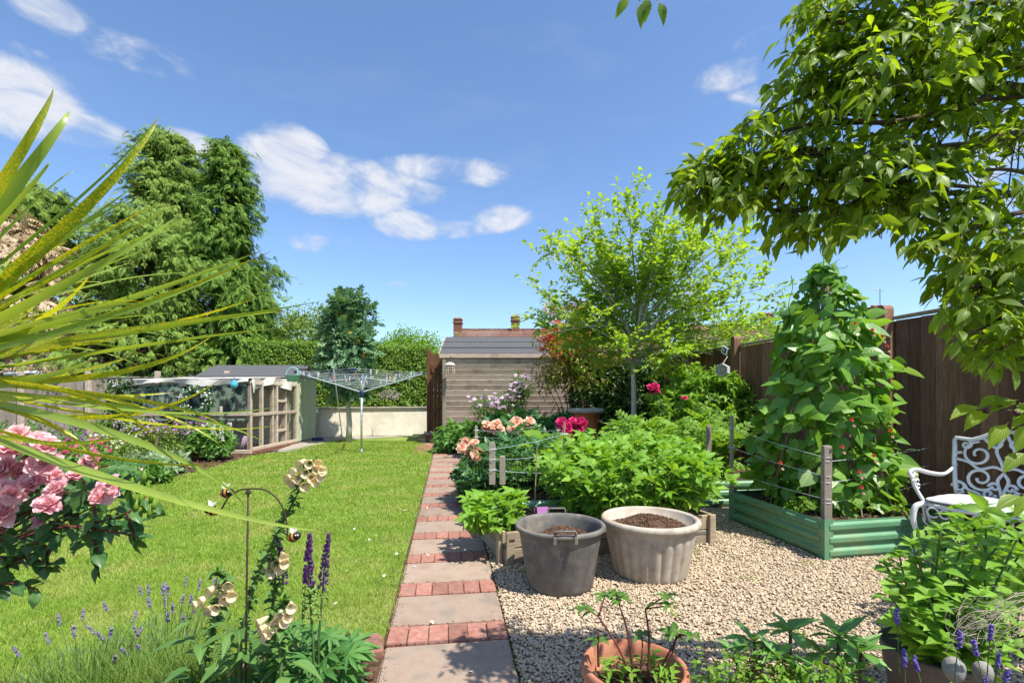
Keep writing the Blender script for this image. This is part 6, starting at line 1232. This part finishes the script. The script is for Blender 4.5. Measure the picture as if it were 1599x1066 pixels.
# lavender, left
def lavender(label, c, n, r, h, mat=p_lav, seed=1, lean=(0,0), name='lavender_bush', head=.045):
    rng = np.random.default_rng(seed); t = thing(name, label, 'lavender', (c[0],c[1],0)); mb = MB(); HP = []; 
    for i in range(n):
        a = rng.uniform(0,6.28); rr = rng.uniform(0,1)**.6; q = Vector((c[0]+rr*r*.4*math.cos(a), c[1]+rr*r*.4*math.sin(a), c[2])); e = Vector((c[0]+rr*r*math.cos(a)+lean[0], c[1]+rr*r*math.sin(a)+lean[1], c[2]+h*rng.uniform(.7,1.1)*(1-.25*rr))); mb.tube([q,(q+e)/2+Vector((0,0,.03)),e], .0014, 3, False); HP.append((e, (e-q).normalized()))
    mb.obj('stems', m_stem, t, kind='stuff')
    k = 34; P = np.array([tuple(e-d*head*j/k) for e, d in HP for j in range(k)]); n2 = len(P); o = rv3(n2); P = P+o*.0045
    joined('flower_spikes', BALL, mats(P, o, [0,0,1], RNG.uniform(.0022,.0045,n2)), mat, t, True)
    n3 = 700; a = RNG.uniform(0,6.28,n3); rr = RNG.uniform(0,1,n3)**.5*r*.9; P = np.stack([c[0]+rr*np.cos(a), c[1]+rr*np.sin(a), c[2]+RNG.uniform(0,.5,n3)*h*(1-(rr/r)**2*.5)], 1); joined('foliage', leafT(.06,2,.2,.1), mats(P, np.stack([np.cos(a)*.4,np.sin(a)*.4,1+0*a],1)+RNG.normal(size=(n3,3))*.25, rv3(n3), RNG.uniform(.03,.06,n3)), LF('lavender_leaf', (.1,.18,.07), (.17,.27,.1), .3, .6, 0), t, True)
    return t
lavender('loose lavender with pale violet spikes behind the leftmost foxglove', (G(262,1040).x, G(262,1040).y, 0), 26, .3, .4, seed=3)
lavender('sparse lavender at the bottom left corner over the lawn', (G(150,1075).x, G(150,1075).y-.05, 0), 9, .25, .34, seed=4)
n = 2600; c_ = Vector((-1.45,1.86,0)); t = thing('ornamental_grass', 'tuft of long loose green grass at the bottom left', 'grass clump', c_); P = np.stack([c_.x+RNG.normal(size=n)*.24, c_.y+RNG.normal(size=n)*.09, 0*RNG.uniform(size=n)], 1); M = mats(P, np.stack([RNG.normal(size=n)*.35, RNG.normal(size=n)*.3, 1+0*P[:,0]], 1), rv3(n), np.stack([np.full(n,.05), RNG.uniform(.09,.26,n), RNG.uniform(.09,.26,n)], 1)); joined('blades', leafT(.04,4,.2,.5), M, l_shrub, t, True)
# ================================================================ LEFT BORDER FLOWERS (far)
def border(name, label, c, r, lm, fm, nf, fs, cat='flowering plant', tpl=DAISY, leaf=SMALL, size=(.05,.09), spread=1.0, spk=0, group=None, n=36):
    t, cc, cl = bush(name, label, cat, c, r, lm, leaf, n=n, per=18, cr=.1, size=size)
    if spk:
        P = []; mb = MB()
        for k in range(spk):
            x, y = c[0]+random.uniform(-1,1)*r[0]*.9, c[1]+random.uniform(-1,1)*r[1]*.8; z1 = c[2]+r[2]*random.uniform(.9,1.45); z0 = z1-.28; mb.tube([(x,y,.05),(x,y,z1)], .006, 4)
            for j in range(60): q = j/60; a = random.random()*6.28; rr = .045*(1-q*.75); P.append((x+rr*math.cos(a), y+rr*math.sin(a), z0+.3*q))
        mb.obj('flower_stems', m_stem, t, kind='stuff'); P = np.array(P); joined('florets', FLO, mats(P, rv3(len(P)), [0,-.3,1], RNG.uniform(.025,.04,len(P))), fm, t, True)
    else:
        P = np.stack([c[0]+RNG.uniform(-1,1,nf)*r[0]*spread, c[1]-r[1]*.2+RNG.uniform(-1,1,nf)*r[1]*.8, c[2]+r[2]*RNG.uniform(.5,1.25,nf)], 1); joined('flowers', tpl, mats(P, rv3(nf), np.array([0,-.7,.7])+RNG.normal(size=(nf,3))*.3, RNG.uniform(fs*.8,fs*1.2,nf)), fm, t, True)
    return t
border('white_lupin', 'white lupins in full flower at the end of the left border', (-5.75,9.3,.28), (.4,.3,.3), l_potato, p_white, 0, 0, spk=11, leaf=SPROUT, size=(.09,.14))
border('mauve_stock', 'mauve flowers left of the white lupins', (-6.6,9.4,.3), (.5,.3,.35), l_shrub, p_mauve, 150, .045)
border('mauve_stock', 'single taller pink purple flower spike beside the white lupins', (-6.1,9.6,.45), (.12,.12,.3), l_shrub, p_mauve, 0, 0, spk=3, n=8)
border('mauve_stock', 'lilac flowers before the pale fence post', (-7.4,9.6,.3), (.4,.3,.38), l_shrub, p_lilac, 110, .05)
border('cream_stock', 'cream flowered plants in the middle of the left border', (-6.7,8.1,.2), (.4,.35,.32), l_shrub, p_fox, 120, .05)
border('magenta_dianthus', 'magenta flowers nearest the pink rose blooms', (-6.4,7.0,.22), (.5,.3,.3), l_potato, p_mag, 90, .055)
border('purple_stock', 'dark purple flowers among the cream ones', (-6.9,7.6,.3), (.35,.3,.34), l_potato, p_purp, 80, .05)
border('pale_leaf_plant', 'pale grey green leafy plants at the border front', (-5.65,7.6,.1), (.4,.3,.16), LF('pale_leaf', (.17,.26,.13), (.26,.36,.2), .3, .5, .2), p_white, 6, .03, leaf=SPROUT, size=(.09,.14))
border('pale_leaf_plant', 'green leafy plants on the bare soil below the magenta flowers', (-5.3,6.6,.1), (.45,.35,.16), l_potato, p_pink, 10, .04, leaf=SPROUT, size=(.08,.13))
border('yellow_leaf_shrub', 'yellow green shrub in front of the pale fence at left', (-9.6,11.5,.4), (.8,.4,.45), l_lime, p_white, 8, .04)
border('leafy_border_plant', 'bushy green plants at the far left of the border', (-8.8,8.6,.3), (.9,.5,.4), l_potato, p_lilac, 40, .05, n=60)
t, c, cl = bush('fence_climber', 'green climber growing up the pale fence near the mesh run', 'climber', (-8.7,12.2,1.0), (.55,.25,.9), l_dark, n=50, per=22, cr=.14, size=(.07,.11), zmin=-1)
bush('fence_climber', 'dark leafy climber over the top left corner of the mesh run', 'climber', (-8.1,10.0,1.0), (.28,.25,.55), l_dark, n=34, per=20, cr=.12, size=(.06,.1), zmin=-1)
bush('hedge_sprig', 'grey twiggy patch hanging on the hedge right of the dryer', 'plant', (-3.6,14.3,1.25), (.26,.1,.14), LF('grey_twig', (.3,.27,.24), (.4,.37,.33), .1, .9, 0), LANCE, n=16, per=18, cr=.08, size=(.05,.08), zmin=-1)
# ================================================================ RIGHT FOREGROUND
tc2 = Vector((.42,1.66,0)); t = thing('terracotta_pot', 'terracotta pot with thin red stemmed shoots at the bottom edge', 'pot', tc2)
MB().lathe([(.01,0),(.12,0),(.125,.01),(.165,.25),(.172,.255),(.178,.262),(.18,.285),(.176,.3),(.168,.303),(.16,.298),(.155,.26),(.15,.22),(.01,.21)], tc2, 56).obj('pot_wall', m_terra, t, True); lumpysoil(t, (tc2.x,tc2.y), .153, .225, .015, 400, m_soil, 'potting_soil')
sh_ = thing('young_hydrangea', 'young shrub of thin dark stems with whorls of green leaves in the terracotta pot', 'plant', tc2+Vector((0,0,.23)))
SH = leafT(.2, 6, .35, .5, peak=.45); mb = MB(); LPs = []
def whorl(p, n, s, up=.35):
    for k in range(n): a = 2*math.pi*k/n+random.random()*.6; LPs.append((p, (math.cos(a), math.sin(a), up+random.gauss(0,.12)), s*random.uniform(.8,1.1)))
for (path_, tips) in (([(985,1050),(960,1000),(935,962)],[(912,948),(945,930)]),([(990,1050),(980,985),(968,945)],[(962,925),(968,932)]),([(1012,1060),(1014,1000),(1012,975),(1008,950)],[(1040,930),(1045,945)]),([(1025,1055),(1050,1010),(1060,990)],[(1045,985),(1080,992)]),([(1000,1055),(1004,1010)],[(1002,990)]),([(935,1040),(934,1000),(935,985)],[(936,1000)]),([(1035,1050),(1050,1020),(1058,986)],[(1058,986)])):
    pts = bez([D(x, y, 1.6) for x, y in path_], 5); mb.tube(pts, list(np.linspace(.004,.0028,len(pts))), 6)
    for tp2 in tips:
        e = D(tp2[0], tp2[1], 1.58+random.uniform(-.03,.05)); mb.tube([pts[-1], e], [.0028,.002], 5); whorl(e, 5, .048); LPs.append((e.lerp(pts[-1], .5), (random.choice((-1,1)), .1, -.2), .038))
mb.obj('stems', m_stemr, sh_, True)
for _ in range(34):
    p = Vector((tc2.x+random.uniform(-.12,.13), tc2.y+random.uniform(-.1,.08), random.uniform(.25,.34))); whorl(p, 3, .04, .4)
P = np.array([tuple(a) for a, b, s in LPs]); M = mats(P, np.array([b for a, b, s in LPs]), np.array([0,0,1.])+RNG.normal(size=(len(P),3))*.15, np.array([s for a, b, s in LPs])); pieces('leaf', 'foliage', SH, M[:len(M)-34*3], l_hyd, sh_, 200); pieces('leaf', 'foliage', SH, M[len(M)-34*3:], l_lime, sh_, 120)
# rhododendron
rh = thing('rhododendron', 'rhododendron shoots with long glossy leaf whorls at the bottom centre right', 'shrub', (1.05,1.75,0)); mb = MB(); LPs = []
for (x, y, d, n, s) in ((1178,1002,1.7,9,.1),(1235,985,1.72,10,.1),(1310,995,1.66,12,.115),(1345,1018,1.64,10,.1),(1215,1025,1.6,9,.09),(1150,1020,1.68,7,.08),(1285,1020,1.75,8,.09),(1250,1050,1.6,8,.08),(1330,1050,1.6,8,.08)):
    p = D(x, y, d); mb.tube(bez([(p.x*.6+.42, 1.72, .0), (p.x*.9+.1, p.y, p.z*.5), tuple(p)], 5), .0055, 7); 
    for k in range(n): a = 2*math.pi*k/n+random.random()*.4; LPs.append((p, (math.cos(a), math.sin(a)*.9, .25+(.9 if k % 3 == 0 else 0)+random.gauss(0,.12)), s*random.uniform(.8,1.1)))
    whn = 3
mb.obj('stems', m_barkd, rh, True); P = np.array([tuple(a) for a, b, s in LPs]); pieces('leaf', 'foliage', leafT(.19,7,.25,.35,peak=.6,tip=.6), mats(P, np.array([b for a, b, s in LPs]), np.array([0,0,1.])+RNG.normal(size=(len(P),3))*.15, np.array([s for a, b, s in LPs])), l_rhodo, rh, 200)
cf = D(1190,1062,1.6); t, c, cl = bush('golden_shrub', 'small leaved yellow green shrub along the bottom edge', 'shrub', (.88,1.56,.26), (.28,.12,.1), l_lime, n=50, per=14, cr=.05, size=(.018,.032), up=.6)
mb = MB(); LPs = []
for k in range(34):
    b_ = Vector((.88+random.uniform(-.28,.3), 1.58+random.uniform(-.08,.1), .2)); e = b_+Vector((random.uniform(-.08,.1), random.uniform(-.05,.06), random.uniform(.08,.2))); mb.tube([b_, e], .0015, 4, False)
    for j in range(9): q = b_.lerp(e, .2+.8*j/9); LPs.append((q, (random.choice((-1,1)), random.uniform(-.6,.6), .35)))
mb.obj('twigs', m_stemr, t, kind='stuff'); P = np.array([tuple(a) for a, b in LPs]); joined('twig_leaves', SMALL, mats(P, np.array([b for a, b in LPs]), [0,0,1], RNG.uniform(.018,.03,len(P))), l_lime, t, True)
# mint
MINT = leafT(.27, 9, .3, .3, serr=.06, peak=.42)
mt = thing('mint_plant', 'bushy bright green mint with veined leaves in the lower right corner', 'plant', (1.75,1.95,0)); mb = MB(); LPs = []
tips = [(1405,868),(1425,850),(1385,885),(1470,826),(1470,855),(1510,840),(1540,830),(1560,850),(1590,870),(1440,900),(1400,910),(1480,890),(1520,880),(1560,900),(1590,920),(1390,930),(1420,945),(1450,930),(1490,920),(1530,930),(1570,950),(1400,970),(1440,980),(1480,960),(1520,970),(1560,990),(1470,1000),(1500,1020),(1590,980),(1430,880),(1500,860),(1460,870),(1550,870),(1590,840),(1530,1010),(1480,1040),(1560,1030),(1440,955),(1505,945),(1545,955),(1585,1010),(1410,890)]
for (x, y) in tips:
    d = random.uniform(1.72,2.05) if y < 930 else random.uniform(1.6,1.8); p = D(x, y, d); b_ = Vector((1.62+random.uniform(-.12,.15), 1.85+random.uniform(-.1,.1), .12)); pts = bez([b_, (b_+p)/2+Vector((0,0,.04)), p], 5); mb.tube(pts, .0035, 5)
    for k in range(4, len(pts)):
        a = (k % 2)*math.pi/2+random.random()*.5; s = .078*(1.15-.4*(k-4)/(len(pts)-4)) 
        for q in (0, math.pi): LPs.append((pts[k], (math.cos(a+q), math.sin(a+q), .25), s*random.uniform(.85,1.3)))
    for a in (0,1.6,3.1,4.7): LPs.append((pts[-1], (math.cos(a)*.7, math.sin(a)*.7, .8), .045))
mb.obj('stems', m_stem, mt, True); P = np.array([tuple(a) for a, b, s in LPs]); pieces('leaf', 'foliage', MINT, mats(P, np.array([b for a, b, s in LPs]), np.array([0,-.2,1.])+RNG.normal(size=(len(P),3))*.25, np.array([s for a, b, s in LPs])), l_mint, mt, 300)
mp_ = thing('plastic_plant_pot', 'dark plant pot under the mint at the lower right', 'pot', (1.6,1.82,0)); MB().lathe([(.01,0),(.13,0),(.175,.26),(.18,.27),(.17,.275),(.16,.25),(.01,.24)], (1.6,1.82,0), 36).obj('pot_wall', PB('brown_pot', [(.16,.12,.1),(.22,.17,.14)], 8, .7), mp_, True)
bush('shadow_plant', 'broad green leaves at the right edge below the chair', 'plant', (2.45,2.35,.35), (.3,.3,.3), l_mint, MINT, n=26, per=9, cr=.1, size=(.07,.11), objs=60)
def lav_spike(x, y, d, dx, label):
    p = D(x, y, d); b_ = p+Vector((-dx*.9, .02, -.22)); b_.z = max(b_.z, .02); t = thing('lavender_spike', label, 'lavender', (b_.x,b_.y,b_.z), 'lavender spikes in front of the mint'); MB().tube([b_, (b_+p)/2+Vector((0,0,.01)), p], .0016, 5).obj('stem', m_stem, t); v = (p-b_).normalized()
    k = 46; q = np.array([tuple(p-v*.05*j/k) for j in range(k)])+rv3(k)*.0055; joined('florets', BALL, mats(q, rv3(k), [0,0,1], RNG.uniform(.002,.0045,k)), LF('lavender_floret', (.15,.09,.42), (.27,.18,.6), .3, .7, 0) if 'lavender_floret' not in bpy.data.materials else bpy.data.materials['lavender_floret'], t, True)
for (x, y, dx, lab) in ((1400,950,-.03,'violet lavender spike at the left side of the mint'),(1412,1015,-.08,'violet lavender spike tilted low over the gravel'),(1428,1025,-.08,'violet lavender spike just right of the tilted one on the gravel'),(1500,985,.0,'small violet lavender spike in the middle of the mint'),(1520,1000,-.02,'violet lavender spike near the stone'),(1548,975,.02,'violet lavender spike over the upper right mint leaves'),(1560,1020,.02,'large violet lavender spike near the right edge'),(1575,1045,.0,'violet lavender spike lowest at the right'),(1540,1058,.0,'violet lavender spike at the bottom edge')): lav_spike(x, y, 1.5, dx+random.uniform(-.06,.06), lab)
dg = thing('dry_grass_tuft', 'tangled dry curled grass tuft over the mint at the right', 'dry grass', D(1530,1010,1.62)); mb = MB()
for k in range(60):
    p = D(random.choice((1510,1530,1560,1590))+random.uniform(-15,15), random.uniform(925,985), 1.58); a0 = random.uniform(0,6.28); mb.tube([p+Vector((.03*q*math.cos(a0+q*1.1), .01*math.sin(q*2), .022*q*math.sin(a0+q*1.3)-.012*q)) for q in np.linspace(0, 3, 9)], .0007, 3, False)
mb.obj('curled_stems', m_wheat, dg, kind='stuff')
for i, (x, y, r) in enumerate(((1490,1045,.05),(1535,1050,.045))):
    p = D(x, y, 1.55); t = thing('pale_stone', ['pale rounded stone at the bottom right under the mint', 'second pale stone just right of the first at the bottom edge'][i], 'stone', p); V = [(p.x+v[0]*r*(.8+.2*math.sin(v[2]*4)), p.y+v[1]*r*.8, p.z+v[2]*r*1.1) for v in IV]; o = MB().add(V, IF).obj('stone_body', m_gstone, t, True); md = o.modifiers.new('round', 'SUBSURF'); md.levels = 2; md.render_levels = 2
# fallen petals on path and lawn
pet = leafT(.4, 2, .3, -.2)
for (x, y) in ((668,794),(690,810),(706,783),(735,808),(640,842),(651,886),(677,975),(735,1048),(671,868),(620,870),(585,840),(556,880),(553,830),(578,847),(600,905),(545,895),(520,948),(630,800),(700,760),(720,745),(560,777),(611,768)):
    p = G(x, y, .01); p.z = .016 if x > 640 else .03; o = link(bpy.data.objects.new('fallen_petal', pet.mesh('fallen_petal', p_white)), None, Matrix(mats([p], [random.gauss(0,1),random.gauss(0,1),.1], [0,0,1], .03)[0].tolist())); tag(o, 'pale rose petal fallen on the lawn or the path', 'petal', 'fallen petals on lawn and path')

# ================================================================ SMALL GROWTH AND LITTER
n = 900; e = RNG.choice([-.3,.3,.305], n); v = RNG.uniform(1.6, 9, n)
P = np.stack([(e+RNG.normal(size=n)*.012)*CU-v*SU, e*SU+v*CU, np.full(n, .004)], 1); keepv = RNG.uniform(size=n) < .35+.5*(np.sin(v*5.3+e*9) > .2)
o = joined('path_weeds', SMALL, mats(P[keepv], rv3(keepv.sum())*[1,1,.4]+[0,0,.5], [0,0,1]+RNG.normal(size=(keepv.sum(),3))*.5, RNG.uniform(.008,.022,keepv.sum())), l_lup, None, True); tag(o, 'tiny weeds and moss growing along both edges of the path', 'weeds')
n = 2600; e = RNG.choice([-.3,.3], n)+RNG.normal(size=n)*.03; v = RNG.uniform(1.5, 8, n); j = RNG.uniform(size=n) < .35; k = RNG.integers(0, 9, n); v = np.where(j, np.array(vv)[k]+RNG.choice([-.1,.1], n)+RNG.normal(size=n)*.008, v); e = np.where(j, RNG.uniform(-.3,.3,n), e)
P = np.stack([e*CU-v*SU, e*SU+v*CU, np.full(n, .013)], 1); o = joined('path_grit', T(IV,IF,None,False), mats(P, rv3(n), [0,0,1], RNG.uniform(.0012,.0035,n)), m_soil, None, True); tag(o, 'fine soil and grit lying in the joints and edges of the path', 'grit')
n = 170; u = RNG.uniform(.35,4.2,n); v = RNG.uniform(1.8,4.6,n); P = np.stack([u*CU-v*SU, u*SU+v*CU, np.full(n, .014)], 1); P = P[~((u > 2.7) & (v > 3.2))]; n = len(P)
l_dead = LF('dead_leaf', (.2,.1,.04), (.34,.24,.1), .2, .8, .2)
o = joined('leaf_litter', OVAL, mats(P, rv3(n)*[1,1,.15], [0,0,1]+RNG.normal(size=(n,3))*.3, RNG.uniform(.012,.035,n)), l_dead, None, True); tag(o, 'small dry brown leaves scattered over the gravel', 'leaf litter')
n = 260; u = RNG.uniform(.33,4.2,n)**1; v = RNG.uniform(1.8,5.0,n); c0 = RNG.uniform(0,1,(26,2))*[3.6,2.8]+[.4,1.9]; q = RNG.integers(0,26,n); P2 = c0[q]+RNG.normal(size=(n,2))*.03; P = np.stack([P2[:,0]*CU-P2[:,1]*SU, P2[:,0]*SU+P2[:,1]*CU, np.full(n,.012)], 1); P = P[~((P2[:,0] > 2.7) & (P2[:,1] > 3.2))]; n = len(P)
o = joined('gravel_weeds', SMALL, mats(P, rv3(n)+[0,0,.8], [0,0,1]+RNG.normal(size=(n,3))*.5, RNG.uniform(.012,.03,n)), l_lime, None, True); tag(o, 'tiny green seedlings coming up through the gravel', 'weeds')
